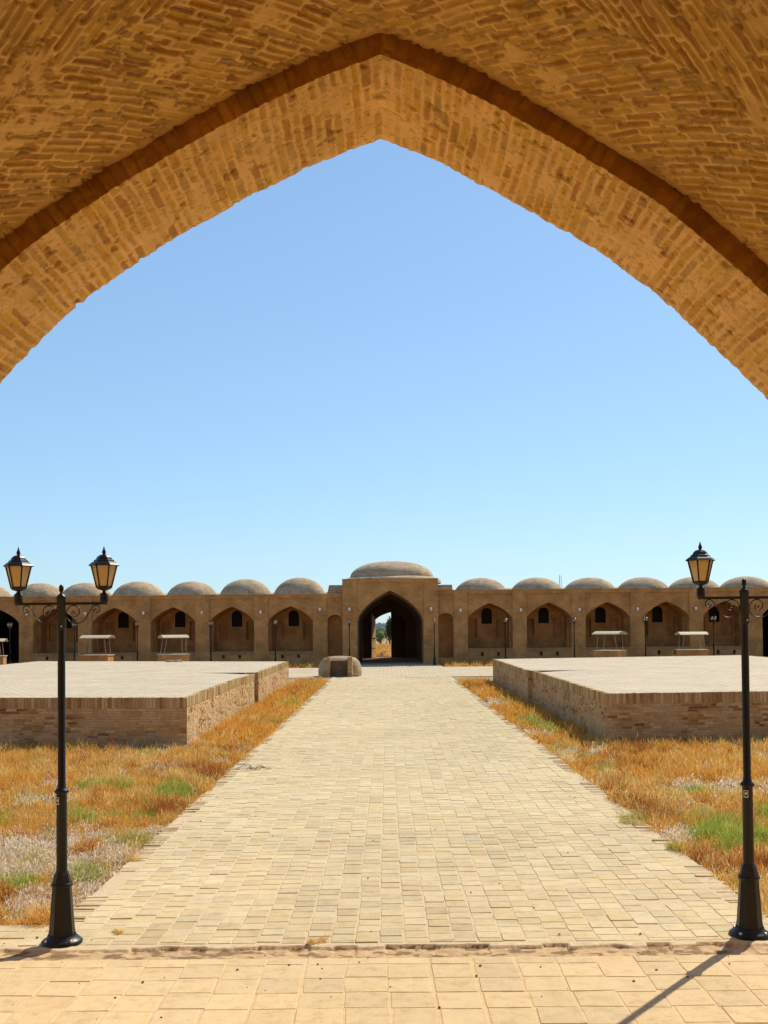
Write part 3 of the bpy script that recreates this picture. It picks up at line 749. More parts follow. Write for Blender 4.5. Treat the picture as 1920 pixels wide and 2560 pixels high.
M_sold = brick_mat('soldier_course', 0.085, 0.30, 0.016, [(0.44, 0.23, 0.09), (0.56, 0.30, 0.12)], (0.26, 0.13, 0.05), offset=0, warp=0.008, wscale=5, bump=0.8, stain=0.2)
HW = 1.62; PITCH = 4.245
wall = MB()
Zp = {}
for sgn in (-1, 1):
    zp = 5.11 if sgn < 0 else 5.30
    up = 0.0 if sgn < 0 else 0.10
    Zp[sgn] = zp
    # small bay beside the gate
    c = sgn*4.0; xa, xb = sorted((sgn*3.44, sgn*4.6))
    A = round_arch(c, 0.53, 3.18+up/2, 3.60+up/2)
    arch_face(wall, xa, xb, -0.1, zp-0.28, A, 0.42, 0.0)
    wall.face([(xa, -0.1, zp-0.28), (xb, -0.1, zp-0.28), (xb, -0.1, zp), (xa, -0.1, zp)])
    wall.face([(xa, -0.1, zp-0.28), (xb, -0.1, zp-0.28), (xb, 0, zp-0.28), (xa, 0, zp-0.28)])
    nb = MB(); reveal(nb, A, 0.42, 0.0, 1.1); nb.face([(A[0][0], 1.1, 0.42), (A[-1][0], 1.1, 0.42), (A[-1][0], 1.1, 3.7), (A[0][0], 1.1, 3.7)])
    nb.build('narrow_niche', M_fac, inn)
    # pilaster next to it
    for k in range(8):
        c = sgn*(7.205 + PITCH*k)
        pa0 = c - sgn*(PITCH-HW) if k else sgn*4.6
        xs_ = sorted((pa0, c - sgn*HW))
        yy0 = -0.1
        mbp = wall
        mbp.face([(xs_[0], yy0, -0.1), (xs_[1], yy0, -0.1), (xs_[1], yy0, zp), (xs_[0], yy0, zp)])
        for xx in xs_: mbp.face([(xx, yy0, -0.1), (xx, 0, -0.1), (xx, 0, zp), (xx, yy0, zp)])
        x0, x1 = c-HW, c+HW
        za = 4.24+up; zs = 3.02+up; sill = 1.0+up*0.8
        deep = (k == 5)
        # frieze over the panel
        mbp.face([(x0, -0.1, zp-0.28), (x1, -0.1, zp-0.28), (x1, -0.1, zp), (x0, -0.1, zp)])
        mbp.face([(x0, -0.1, zp-0.28), (x1, -0.1, zp-0.28), (x1, 0, zp-0.28), (x0, 0, zp-0.28)])
        A = arch(c, HW-0.003, zs, za)
        if deep:
            arch_face(wall, x0, x1, -0.1, zp-0.28, A, -0.1, 0.0)
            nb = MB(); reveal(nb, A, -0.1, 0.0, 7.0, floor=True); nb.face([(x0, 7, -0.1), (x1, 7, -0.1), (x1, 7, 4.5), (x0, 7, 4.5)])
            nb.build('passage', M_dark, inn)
            continue
        arch_face(wall, x0, x1, sill, zp-0.28, A, sill, 0.0)
        # bench wall with soldier course and two vent holes
        hs = [(c-0.70, c-0.50, 0.50, 0.80), (c+0.48, c+0.66, 0.50, 0.80)]
        rects(wall, x0, x1, -0.1, sill-0.26, hs, -0.1, 0.5)
        sb = [(x0, -0.103, sill-0.26), (x1, -0.103, sill-0.26), (x1, -0.103, sill), (x0, -0.103, sill)]
        wall.face(sb, [(p_[0], p_[2]-sill+0.28) for p_ in sb], mi=1)
        wall.face([(x0, -0.103, sill), (x1, -0.103, sill), (x1, 0.0, sill), (x0, 0.0, sill)])
        wall.face([(x0, -0.103, sill-0.26), (x1, -0.103, sill-0.26), (x1, -0.1, sill-0.26), (x0, -0.1, sill-0.26)])
        # the niche room
        nb = MB(); DP = 2.7
        reveal(nb, A, sill, 0.0, DP)
        W = round_arch(c, 0.39, 3.62+up/2, 3.98+up/2); wsill = 2.80+up/2
        rects(nb, x0, c-0.6, sill, 4.4, [(c-1.34, c-0.72, 1.8, 3.2)], DP, 0.28)
        rects(nb, c+0.6, x1, sill, 4.4, [(c+0.70, c+1.34, 1.8, 3.2)], DP, 0.28)
        nb.face([(c-0.6, DP, sill), (c+0.6, DP, sill), (c+0.6, DP, wsill), (c-0.6, DP, wsill)])
        arch_face(nb, c-0.6, c+0.6, wsill, 4.4, W, wsill, DP)
        # stepped inner wall piers, as seen in raking light
        nb.box((x0, 1.3, sill), (x0+0.10, 2.68, sill+2.2)); nb.box((x1-0.10, 1.3, sill), (x1, 2.68, sill+2.2))
        no = nb.build('niche', M_fac, inn)
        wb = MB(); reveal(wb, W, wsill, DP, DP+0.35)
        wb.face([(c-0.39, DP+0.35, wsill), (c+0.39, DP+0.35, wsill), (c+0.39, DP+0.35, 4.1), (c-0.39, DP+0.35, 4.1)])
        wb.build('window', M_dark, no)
    xe = sgn*(7.205+PITCH*7+HW)
    xs_ = sorted((sgn*3.44, xe))
    # parapet top: slightly uneven lip
    r = random.Random(5+sgn); x = xs_[0]
    while x < xs_[1]:
        L = r.uniform(1.2, 3.5); x2 = min(x+L, xs_[1]); z = zp + r.uniform(-0.006, 0.012)
        wall.box((x, -0.13, zp-0.055), (x2, 0.35, z)); x = x2
    wall.face([(xs_[0], 0.35, zp-0.01), (xs_[1], 0.35, zp-0.01), (xs_[1], 0.35, zp-0.3), (xs_[0], 0.35, zp-0.3)])
wall.build('facade_wall', [M_fac, M_sold], inn)

# roof, ridge behind, domes
for sgn in (-1, 1):
    zp = Zp[sgn]; xs_ = sorted((sgn*3.3, sgn*38.6))
    mb = MB()
    mb.face([(xs_[0], 0.3, zp-0.3), (xs_[1], 0.3, zp-0.3), (xs_[1], 15, zp-0.3), (xs_[0], 15, zp-0.3)])
    mb.face([(xs_[0], 15, -0.1), (xs_[1], 15, -0.1), (xs_[1], 15, zp), (xs_[0], 15, zp)])
    xo = xs_[0] if sgn < 0 else xs_[1]
    mb.face([(xo, 0, -0.1), (xo, 15, -0.1), (xo, 15, zp), (xo, 0, zp)])
    mb.build('roof', M_dome, inn)
    mb = MB(); n = 10
    for k in range(n):
        a, b = math.pi*k/n, math.pi*(k+1)/n
        x0, x1 = xs_
        if sgn < 0: x1 = -5.2
        else: x0 = 5.8
        f = lambda q: (12.2-1.5*math.cos(q), zp-0.32+0.86*math.sin(q))
        (ya, za), (yb, zb) = f(a), f(b)
        for j in range(12):
            xa, xb = x0+(x1-x0)*j/12, x0+(x1-x0)*(j+1)/12
            mb.face([(xa, ya, za), (xb, ya, za), (xb, yb, zb), (xa, yb, zb)], [(xa, k*0.25), (xb, k*0.25), (xb, k*0.25+0.25), (xa, k*0.25+0.25)], smooth=True)
    mb.build('roof_ridge', M_dome, inn)
def dome_prof(R, H, z0, n=14, flare=0.12):
    pr = []
    for k in range(n+1):
        a = math.pi/2*k/n
        r = R*math.cos(a)**0.92; z = z0 + H*math.sin(a)**1.05
        if k == 0: r = R*(1+flare)
        pr.append((r if k < n else 0, z))
    return pr
domes_left = [(-6.95, 6.68), (-11.25, 6.59), (-15.53, 6.45), (-19.81, 6.48), (-23.96, 6.42), (-27.66, 6.42), (-32.0, 6.4)]
domes_right = [(7.46, 6.52), (11.92, 6.51), (16.16, 6.47), (20.36, 6.46), (24.4, 6.44), (28.57, 6.45), (32.9, 6.4)]
for i, (x, zt) in enumerate(domes_left + domes_right):
    z0 = 4.85 if x < 0 else 5.0
    rd = 2.12 if x < 0 else 2.18
    fl = 0.06 if x < 0 else 0.16
    mb = MB(); ph = rnd.uniform(0, 6)
    jt = lambda a, L, ph=ph: 0.015*math.sin(2*a+ph)+0.010*math.sin(5*a+ph*2+L)
    mb.lathe(dome_prof(rd, zt-z0, z0, flare=fl), 40, (x-CX, 8.0), jit=jt, uvr=1.6)
    mb.build('dome', M_dome, inn)

# gate block
gy = -0.35
gb = MB()
gx0, gx1 = -3.44, 3.44
GA = arch(0.0, 2.36, 3.05, 5.30, 32)
gb.face([(gx0, gy, -0.1), (-2.42, gy, -0.1), (-2.42, gy, 6.13), (gx0, gy, 6.13)])
gb.face([(2.42, gy, -0.1), (gx1, gy, -0.1), (gx1, gy, 6.13), (2.42, gy, 6.13)])
gb.face([(-2.42, gy, 5.90), (2.42, gy, 5.90), (2.42, gy, 6.13), (-2.42, gy, 6.13)])
for x in (-2.42, 2.42): gb.face([(x, gy, -0.1), (x, gy+0.1, -0.1), (x, gy+0.1, 5.9), (x, gy, 5.9)])
gb.face([(-2.42, gy, 5.9), (2.42, gy, 5.9), (2.42, gy+0.1, 5.9), (-2.42, gy+0.1, 5.9)])
arch_face(gb, -2.42, 2.42, -0.1, 5.90, GA, -0.1, gy+0.1)
for x in (gx0, gx1): gb.face([(x, gy, -0.1), (x, 15, -0.1), (x, 15, 6.13), (x, gy, 6.13)])
gb.face([(gx0, gy, 6.13), (gx1, gy, 6.13), (gx1, 15.5, 6.13), (gx0, 15.5, 6.13)])
gb.box((gx0-0.02, gy-0.03, 6.10), (gx1+0.02, gy+0.3, 6.155))
gb.build('gate_block', M_fac, inn)
# the hall behind the arch, narrowing step, rear wall with doorway
hb = MB()
reveal(hb, GA, -0.1, gy+0.1, 1.2, mi=0, floor=False)
GB = arch(0.0, 2.30, 3.0, 5.15, 24)
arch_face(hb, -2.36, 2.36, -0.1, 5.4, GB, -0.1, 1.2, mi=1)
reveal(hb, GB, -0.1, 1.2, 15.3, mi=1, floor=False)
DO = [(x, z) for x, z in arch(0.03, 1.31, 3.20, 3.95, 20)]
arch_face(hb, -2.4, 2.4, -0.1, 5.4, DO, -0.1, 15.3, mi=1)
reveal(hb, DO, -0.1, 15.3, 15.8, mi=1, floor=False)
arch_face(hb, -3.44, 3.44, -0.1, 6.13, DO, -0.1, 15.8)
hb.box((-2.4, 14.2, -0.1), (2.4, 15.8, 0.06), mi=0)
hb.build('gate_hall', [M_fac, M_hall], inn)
fl = MB(); fl.face([(-2.9, -0.55, -0.003), (2.9, -0.55, -0.003), (2.9, 14.2, -0.003), (-2.9, 14.2, -0.003)]); fl.build('hall_floor', M_court, inn)
# doors: the left leaf opened inwards, the right leaf shut
dl = MB()
hx, hy = -1.28, 15.25; ang = math.radians(255)
ex, ey = hx+1.28*math.cos(ang), hy+1.28*math.sin(ang)
nx, ny = -(ey-hy)/1.28*0.06, (ex-hx)/1.28*0.06
npl = 5
for k in range(npl):
    ta, tb = k/npl, (k+1)/npl-0.015
    a = (hx+(ex-hx)*ta, hy+(ey-hy)*ta); b = (hx+(ex-hx)*tb, hy+(ey-hy)*tb)
    ztop = 3.2+0.72*af(1-(ta+tb)/2)
    bot = [(a[0], a[1]), (b[0], b[1]), (b[0]+nx, b[1]+ny), (a[0]+nx, a[1]+ny)]
    zz = [3.2+0.72*af(1-ta), 3.2+0.72*af(1-tb)]; zz = [zz[0], zz[1], zz[1], zz[0]]
    B_ = [(*q, 0.08) for q in bot]; T_ = [(*q, z) for q, z in zip(bot, zz)]
    dl.face(B_); dl.face(T_)
    for i in range(4): dl.face([B_[i], B_[(i+1)%4], T_[(i+1)%4], T_[i]])
do = dl.build('door_leaf', M_wood, inn)
do['label'] = 'pale wooden door leaf standing open'
for zc in (0.9, 1.75, 2.9):
    bb = MB()
    q = [(hx+(ex-hx)*t+nx*k, hy+(ey-hy)*t+ny*k) for t, k in ((0.02, 1.05), (0.98, 1.05), (0.98, 1.5), (0.02, 1.5))]
    B_ = [(*p_, zc) for p_ in q]; T_ = [(*p_, zc+0.06) for p_ in q]
    bb.face(B_); bb.face(T_)
    for i in range(4): bb.face([B_[i], B_[(i+1)%4], T_[(i+1)%4], T_[i]])
    bb.build('batten', M_wood, do)
kb = MB(); kb.lathe([(0.0, 0), (0.05, 0.01), (0.06, 0.03), (0.03, 0.07), (0.0, 0.08)], 12)
ko = kb.build('handle', M_iron, do); ko.location = (hx+(ex-hx)*0.5+nx*1.2, hy+(ey-hy)*0.5+ny*1.2, 1.75); ko.rotation_euler = (0, math.radians(90), math.atan2(ny, nx)); ko.scale = (1.6, 1.6, 1.6)
dr = MB()
for k in range(5):
    xa = 0.10+1.24*k/5; xb = xa+1.24/5
    f = lambda x: 3.2+0.75*af(min(1, abs(x-0.03)/1.31))+0.07
    dr.face([(xa, 15.45, 0.05), (xb, 15.45, 0.05), (xb, 15.45, f(xb)), (xa, 15.45, f(xa))])
    dr.face([(xa, 15.50, 0.05), (xb, 15.50, 0.05), (xb, 15.50, f(xb)), (xa, 15.50, f(xa))])
    dr.face([(xa, 15.45, 0.05), (xa, 15.50, 0.05), (xa, 15.50, f(xa)), (xa, 15.45, f(xa))])
    dr.face([(xb, 15.45, 0.05), (xb, 15.50, 0.05), (xb, 15.50, f(xb)), (xb, 15.45, f(xb))])
d2 = dr.build('door_leaf', M_darkw, inn); d2['label'] = 'dark door leaf kept shut'
# gate dome on its low ring
mb = MB(); mb.lathe([(3.95, 6.10), (3.9, 6.42), (3.7, 6.50), (3.35, 6.62)], 64, (0.15, 8.0), uvr=3.8)
mb.build('dome_ring', M_dome, inn)
pr = [(3.32*math.cos(math.pi/2*k/16)**0.85 if k < 16 else 0, 6.58+1.32*math.sin(math.pi/2*k/16)) for k in range(17)]
mb = MB(); mb.lathe(pr, 72, (0.15, 8.0), uvr=3.2, jit=lambda a, L: 0.006*math.sin(3*a)+0.005*math.sin(7*a+1)); mb.build('gate_dome', M_dome, inn)
# low brick blocks beside the gate block on the roof
for (xa, xb, z1, sl0) in ((-4.75, -3.46, 5.83, 0.22), (3.46, 4.72, 5.78, -0.1)):
    mb = MB()
    if sl0 > 0: q0 = [(xa, 2.2), (xb, 2.2), (xb, 5), (xa, 5)]; q1 = [(xa+sl0, 2.35), (xb, 2.35), (xb, 4.9), (xa+sl0, 4.9)]
    else: q0 = [(xa, 2.2), (xb, 2.2), (xb, 5), (xa, 5)]; q1 = [(xa, 2.3), (xb+sl0, 2.3), (xb+sl0, 4.9), (xa, 4.9)]
    B_ = [(*q, 4.8) for q in q0]; T_ = [(*q, z1) for q in q1]
    for i in range(4): mb.face([B_[i], B_[(i+1)%4], T_[(i+1)%4], T_[i]])
    mb.face(T_); mb.build('roof_block', M_dome, inn)

# wall lamps on the pilasters
def pillar_name(i, n=5):
    return i
def wall_lamp():
    r = empty('wall_lamp')
    mb = MB(); mb.lathe([(0.0, 0), (0.06, 0), (0.06, 0.02), (0.02, 0.03), (0.015, 0.16)], 12)
    o = mb.build('bracket', M_iron, r); o.rotation_euler = (math.radians(90), 0, 0)
    mb = MB(); mb.lathe([(0.0, -0.15), (0.06, -0.13), (0.09, -0.04), (0.09, 0.06), (0.05, 0.12), (0.0, 0.13)], 14, (0, -0.18))
    mb.build('lamp_shade', M_lampw, r)
    mb = MB(); mb.lathe([(0.05, 0.125), (0.055, 0.14), (0.02, 0.17), (0.0, 0.175)], 14, (0, -0.18))
    mb.build('cap', M_iron, r)
    return r
def copy_tree(o, parent=None):
    c = o.copy(); COL.objects.link(c); c.parent = parent
    for ch in o.children: copy_tree(ch, c)
    return c
wl0 = wall_lamp()
ordn = ['first', 'second', 'third', 'fourth', 'fifth', 'sixth']
spots = [(-4.84, 77.88, 4.0, 'first wall lamp left of the gate block, beside the narrow left niche')]
for k, x in enumerate((-9.11, -13.33, -17.55, -21.74, -25.95)):
    spots.append((x, 77.88, 3.84, '%s wall lamp to the left of the gate block, high on a brick pillar' % ordn[k+1]))
spots.append((5.29, 77.88, 3.84, 'first wall lamp right of the gate block, beside the narrow right niche'))
for k, x in enumerate((9.63, 13.85, 18.03, 22.21)):
    spots.append((x, 77.88, 3.82, '%s wall lamp to the right of the gate block, high on a brick pillar' % ordn[k+1]))
spots.append((-2.70, 77.63, 3.98, 'wall lamp on the left shoulder of the gate block itself'))
spots.append((3.16, 77.63, 3.96, 'wall lamp on the right shoulder of the gate block itself'))
for i, (x, y, z, lab) in enumerate(spots):
    o = wl0 if i == 0 else copy_tree(wl0)
    o.location = (x, y, z); tag(o, lab, 'wall lamp', 'small lamps on the courtyard facade')

# ------------------------------------------------------------------ raised brick platforms
def platform(name, label, poly_near, poly_far, sgn):
    """poly: inner-near, inner-far, outer-far, outer-near (x, y)"""
    c = ((poly_near[0][0]+poly_far[2][0])/2, 38.0)
    root = empty(name, (c[0], c[1], 0), label, 'platform', 'raised brick platforms beside the path')
    Lc = lambda x, y, z: (x-c[0], y-c[1], z)
    H = 1.10
    # top: near section dips at its broken joint
    inn_n, inn_f, out_f, out_n = poly_near
    n, m_ = 26, 30
    top = np.zeros((n, m_, 3))
    for i in range(n):
        for j in range(m_):
            u = i/(n-1); v = (j/(m_-1))**2
            a = np.array(inn_n)*(1-u)+np.array(inn_f)*u; b = np.array(out_n)*(1-u)+np.array(out_f)*u
            p = a*(1-v)+b*v
            dd = abs(p[0]-a[0])
            z = H - 0.055*math.exp(-((1-u)*13/2.2))*math.exp(-(dd/1.1)**2) + 0.012*math.sin(p[0]*0.9+p[1]*0.4)*min(1, dd)*min(1,(u)*5)*min(1,(1-u)*5)
            top[i, j] = Lc(p[0], p[1], z)
    grid_obj('top_paving', top, M_ptop, uv=top[..., :2]+np.array(c), parent=root, smooth=False)
    fa, fb, fc, fd = poly_far
    mb = MB(); mb.face([Lc(*q, H) for q in (fa, fd, fc, fb)], [tuple(q) for q in (fa, fd, fc, fb)]); mb.build('top_paving', M_ptop, root)
    wl = MB(); cp = MB()
    def side(a, b, za=H, zb=H, wmb=wl, cmb=cp):
        L = math.dist(a, b); n = max(1, int(L/1.5)); cumL = 0
        for k in range(n):
            t0, t1 = k/n, (k+1)/n
            p = (a[0]+(b[0]-a[0])*t0, a[1]+(b[1]-a[1])*t0); q = (a[0]+(b[0]-a[0])*t1, a[1]+(b[1]-a[1])*t1)
            z0, z1 = za+(zb-za)*t0**4, za+(zb-za)*t1**4
            nx_, ny_ = (b[1]-a[1])/L*0.006*1, -(b[0]-a[0])/L*0.006
            l0, l1 = t0*L, t1*L
            wmb.face([Lc(*p, -0.25), Lc(*q, -0.25), Lc(*q, z1-0.003), Lc(*p, z0-0.003)], [(l0, -0.25), (l1, -0.25), (l1, H), (l0, H)])
        # real bricks in front of the mortar sheet
        Ux = ((b[0]-a[0])/L, (b[1]-a[1])/L, 0); Nx = (Ux[1], -Ux[0], 0)
        r = np.random.default_rng(int(L*100))
        us, vs, hus, n1s, cs = [], [], [], [], []
        bh = 0.060; rows = int((H-0.245+0.2)/bh)
        for j in range(rows):
            zc = H-0.245-bh*(j+0.5)
            t = r.uniform(-0.2, 0); 
            while t < L:
                bl = r.choice((0.23, 0.23, 0.23, 0.115))*r.uniform(0.95, 1.05)
                ta, tb = max(t, 0.0), min(t+bl, L)
                if tb-ta > 0.04: us.append((ta+tb)/2); hus.append((tb-ta)/2-0.0055); vs.append(zc)
                t += bl
        us, vs, hus = np.array(us), np.array(vs), np.array(hus); k_ = len(us)
        smear = fbm(us*1.3, vs*5, int(L*10), 4)                       # mortar smeared over some bricks
        n1 = 0.0075 + r.normal(0, 0.0025, k_) - 0.010*(r.random(k_) < 0.08)
        cc_ = pick([(0.38, 0.19, 0.06), (0.56, 0.33, 0.12), (0.48, 0.26, 0.085), (0.62, 0.41, 0.18), (0.22, 0.10, 0.035), (0.44, 0.26, 0.11)], k_, r)
        mix_ = (sstep(0.42, 0.58, smear)*0.75)[:, None]
        cc_ = cc_*(1-mix_) + np.array((0.58, 0.38, 0.18))*mix_
        damp = sstep(0.45, 0.0, vs)[:, None]*0.35*(0.4+fbm(us*0.8, vs, 9, 3))[:, None]     # salt and dirt near the soil
        cc_ = cc_*(1-damp) + np.array((0.36, 0.27, 0.18))*damp
        brick_boxes('wall_bricks', Lc(a[0], a[1], 0), Ux, (0, 0, 1), Nx, us, vs, hus, np.full(k_, bh/2-0.005), -0.01, n1, cc_, M_wallb, root, jit=0.0015, bev=0.004, cj=0.002)
        n_ = int(L/0.078); t = (np.arange(n_)+0.5)*L/n_
        tz = za+(zb-za)*(t/L)**4
        c2_ = pick([(0.50, 0.31, 0.12), (0.36, 0.19, 0.06), (0.60, 0.42, 0.19), (0.44, 0.26, 0.09)], n_, r)
        hv_ = 0.118 + r.normal(0, 0.004, n_)
        brick_boxes('coping', Lc(a[0], a[1], 0), Ux, (0, 0, 1), Nx, t + r.normal(0, 0.003, n_), tz-hv_+0.004, np.full(n_, L/n_/2-0.009), hv_, -0.10, 0.010+r.normal(0, 0.003, n_), c2_, M_wallb, root, jit=0.002, bev=0.005, cj=0.003)
    if sgn < 0:
        side(out_n, inn_n); side(inn_n, inn_f, H, H-0.05); side((inn_f[0]-0.35, fa[1]), fa); side(fa, fb); side(fb, fc); side(fc, fd); side(out_f, out_n)
    else:
        side(inn_n, out_n); side(inn_f, inn_n, H, H) ; side(fa, (inn_f[0]+0.35, fa[1])); side(fb, fa); side(fc, fb); side(fd, fc); side(out_n, out_f)
    wl.build('side_wall', M_mort, root)
    return root
platform('raised_platform', 'long raised brick platform left of the path, its side towards the path in sun',
         [(-4.45, 23.9), (-4.60, 37.35), (-17.35, 38.3), (-17.2, 25.4)], [(-4.47, 37.35), (-4.56, 49.8), (-17.47, 53.9), (-17.35, 38.3)], -1)
platform('raised_platform', 'long raised brick platform right of the path, its side towards the path in shade',
         [(4.82, 24.0), (4.93, 36.9), (17.45, 37.6), (17.3, 25.0)], [(4.78, 36.9), (4.93, 50.6), (17.55, 53.55), (17.45, 37.6)], 1)

# ------------------------------------------------------------------ domed cistern head beside the path
cis = empty('cistern_head', (-2.7, 58.9, 0), 'small domed brick cistern head with two piers, standing at the left of the path end', 'cistern')
mb = MB()
pr = [(1.18, -0.1), (1.20, 0.25), (1.16, 0.55), (1.05, 0.80), (0.86, 0.97), (0.6, 1.05), (0.3, 1.08), (0, 1.09)]
mb.lathe(pr, 36, (0.07, 0.55), sx=1.0, sy=0.8, uvr=1.1, jit=lambda a, L: 0.015*math.sin(3*a+1)+0.01*math.sin(6*a))
mb.build('dome', M_cist, cis)
for x0, x1 in ((-0.62, -0.39), (0.56, 0.80)):
    mb = MB()
    y0, y1 = -0.95, 0.4
    mb.box((x0, y0, -0.1), (x1, y0+0.24, 1.06))
    mb.face([(x0, y0+0.24, -0.1), (x0, y1, -0.1), (x0, y1, 1.0), (x0, y0+0.24, 1.0)])
    mb.face([(x1, y0+0.24, -0.1), (x1+0.10, y1, -0.1), (x1, y1, 1.0), (x1, y0+0.24, 1.0)])
    mb.face([(x0, y0+0.24, 1.0), (x1, y0+0.24, 1.0), (x1, y1, 1.0), (x0, y1, 1.0)])
    mb.build('pier', M_pwall, cis)
mb = MB(); mb.face([(-0.36, -0.60, -0.1), (0.56, -0.60, -0.1), (0.56, -0.50, 0.86), (-0.36, -0.50, 0.86)]); mb.face([(-0.36, -0.50, 0.86), (0.56, -0.50, 0.86), (0.56, 0.3, 1.0), (-0.36, 0.3, 1.0)]); mb.build('recess_face', M_recess, cis)  # dark sheet painted as the shaded recess between the piers
mb = MB(); mb.box((0.75, -0.55, -0.1), (1.15, -0.1, 0.12)); mb.build('kerb', M_pwall, cis)

# ------------------------------------------------------------------ lamp posts
def octo(mb, prof, ph=math.pi/8, seg=8):
    mb.lathe(prof, seg, smooth=False, ph=ph)
def lamp_post(name='lamp_post'):
    r = empty(name)
    mb = MB()
    mb.lathe([(0.165, 0.0), (0.17, 0.018), (0.15, 0.035), (0.125, 0.05), (0.115, 0.075)], 24)
    octo(mb, [(0.112, 0.07), (0.104, 0.12), (0.078, 0.475)])
    mb.lathe([(0.078, 0.465), (0.088, 0.475), (0.090, 0.49), (0.080, 0.502)], 20)
    octo(mb, [(0.078, 0.50), (0.062, 0.57), (0.047, 0.60)])
    mb.build('base', M_iron, r)
    for k in range(4):
        mb = MB(); a = math.pi/4 + k*math.pi/2
        mb.lathe([(0.014, 0.03), (0.014, 0.048), (0.0, 0.05)], 6, (0.142*math.cos(a), 0.142*math.sin(a)))
        mb.build('bolt', M_screw, r)
    mb = MB()
    mb.lathe([(0.045, 0.58), (0.043, 1.24), (0.058, 1.25), (0.060, 1.262), (0.050, 1.275), (0.036, 1.29), (0.035, 1.31),
              (0.032, 1.32), (0.031, 2.62)], 20)
    mb.build('pole', M_iron, r)
    mb = MB()
    mb.lathe([(0.031, 2.605), (0.038, 2.612), (0.038, 2.865), (0.042, 2.87), (0.042, 2.885), (0.03, 2.90), (0.012, 2.915), (0.012, 2.925),
              (0.02, 2.94), (0.02, 2.965), (0.014, 2.985), (0.0, 2.99)], 16)
    mb.build('collar', M_iron, r)
    mb = MB()
    mb.lathe([(0.0, 0), (0.008, 0.0), (0.007, 0.006), (0.0, 0.008)], 8)
    o = mb.build('screw', M_screw, r); o.location = (0.012, -0.037, 2.64); o.rotation_euler = (math.radians(90), 0, 0)
    # label plate with a white frame and a pale disc
    mb = MB(); mb.box((-0.018, -0.003, -0.030), (0.018, 0, 0.030))
    o = mb.build('label_plate', M_lblk, r); o.location = (-0.022, -0.0385, 1.185); o.rotation_euler = (0, 0, math.radians(-30))
    mb = MB()
    for q in (((-0.018, -0.030), (-0.014, 0.030)), ((0.014, -0.030), (0.018, 0.030)), ((-0.014, 0.026), (0.014, 0.030)), ((-0.014, -0.030), (0.014, -0.024))):
        mb.box((q[0][0], -0.0045, q[0][1]), (q[1][0], -0.003, q[1][1]))
    mb.face([(0.008*math.cos(a), -0.0045, 0.004+0.012*math.sin(a)) for a in np.linspace(0, 2*math.pi, 14)[:-1]])
    mb.build('emblem', M_white, o)
    # two arms with scrolls and lanterns
    sp = [(622,640),(634,634),(636,618),(620,612),(606,634),(622,658),(650,655),(672,628),(668,592),(640,568),(605,568),(575,590),(558,630),(562,670),(590,705),(640,722),(690,712),(725,680),(755,630),(785,580),(815,562),(843,575),(850,603),(838,625),(815,628),(802,612),(810,598),(824,604)]
    sp = [Vector(((x-515)/1037, 0, 2.828-(y-550)/1037)) for x, y in sp]
    def smooth_pts(p, n=4):
        out = []
        for i in range(len(p)-1):
            p0, p1, p2, p3 = p[max(i-1, 0)], p[i], p[i+1], p[min(i+2, len(p)-1)]
            for k in range(n):
                t = k/n
                out.append(0.5*((2*p1)+(p2-p0)*t+(2*p0-5*p1+4*p2-p3)*t*t+(3*p1-p0-3*p2+p3)*t**3))
        out.append(p[-1]); return out
    cur = smooth_pts(sp)
    for sg in (-1, 1):
        mb = MB()
        xa, xb = sorted((sg*0.03, sg*0.385))
        mb.box((xa, -0.011, 2.818), (xb, 0.011, 2.840))
        mb.build('arm', M_iron, r)
        mb = MB(); mb.tube([(sg*q.x, 0, q.z) for q in cur], 0.0045, 6); mb.build('scroll', M_iron, r)
        ln = empty('lantern'); ln.parent = r; ln.location = (sg*0.36, 0, 0)
        ph = math.radians(rnd.choice((8, 22, 35)) if sg > 0 else 4)
        mb = MB()
        mb.lathe([(0.022, 2.822), (0.032, 2.835), (0.036, 2.86), (0.036, 2.905), (0.032, 2.912), (0.014, 2.918), (0.014, 2.935), (0.05, 2.945), (0.06, 2.962)], 20)
        R0, R1, z0, z1 = 0.060, 0.108, 2.958, 3.150
        mb.lathe([(0.05, 2.944), (R0+0.004, 2.958), (R0+0.005, 2.972)], 6, smooth=False, ph=ph)
        for k in range(6):
            a = ph + k*math.pi/3
            mb.tube([(R0*math.cos(a), R0*math.sin(a), z0), (R1*math.cos(a), R1*math.sin(a), z1+0.004)], 0.0065, 5)
        mb.build('frame', M_iron, ln)
        mb = MB()
        mb.lathe([(R0-0.004, z0+0.008), (R1-0.005, z1)], 6, smooth=False, ph=ph)
        mb.build('glass', M_glass, ln)
        mb = MB()
        mb.lathe([(0.0, 3.149), (0.104, 3.149), (0.127, 3.143), (0.128, 3.149), (0.112, 3.164), (0.095, 3.176), (0.086, 3.180), (0.082, 3.192), (0.066, 3.200), (0.060, 3.215), (0.042, 3.232), (0.016, 3.240), (0.0, 3.241)], 6, smooth=False, ph=ph)
        mb.build('roof', M_iron, ln)
        mb = MB(); mb.lathe([(0.008, 3.238), (0.016, 3.250), (0.017, 3.262), (0.009, 3.282), (0.003, 3.305), (0, 3.312)], 10); mb.build('finial', M_iron, ln)
    return r
LG = 'black double lantern posts'
lp = lamp_post()
lp.location = (-2.735, 9.06, 0.0); lp.rotation_euler = (0, 0, math.radians(0))
tag(lp, 'tall black lamp post with two amber lanterns at the near left corner of the path', 'lamp post', LG)
c = copy_tree(lp); c.location = (3.015, 9.12, 0.0); c.rotation_euler = (0, 0, math.radians(-3))
tag(c, 'tall black lamp post at the near right corner of the path', 'lamp post', LG)
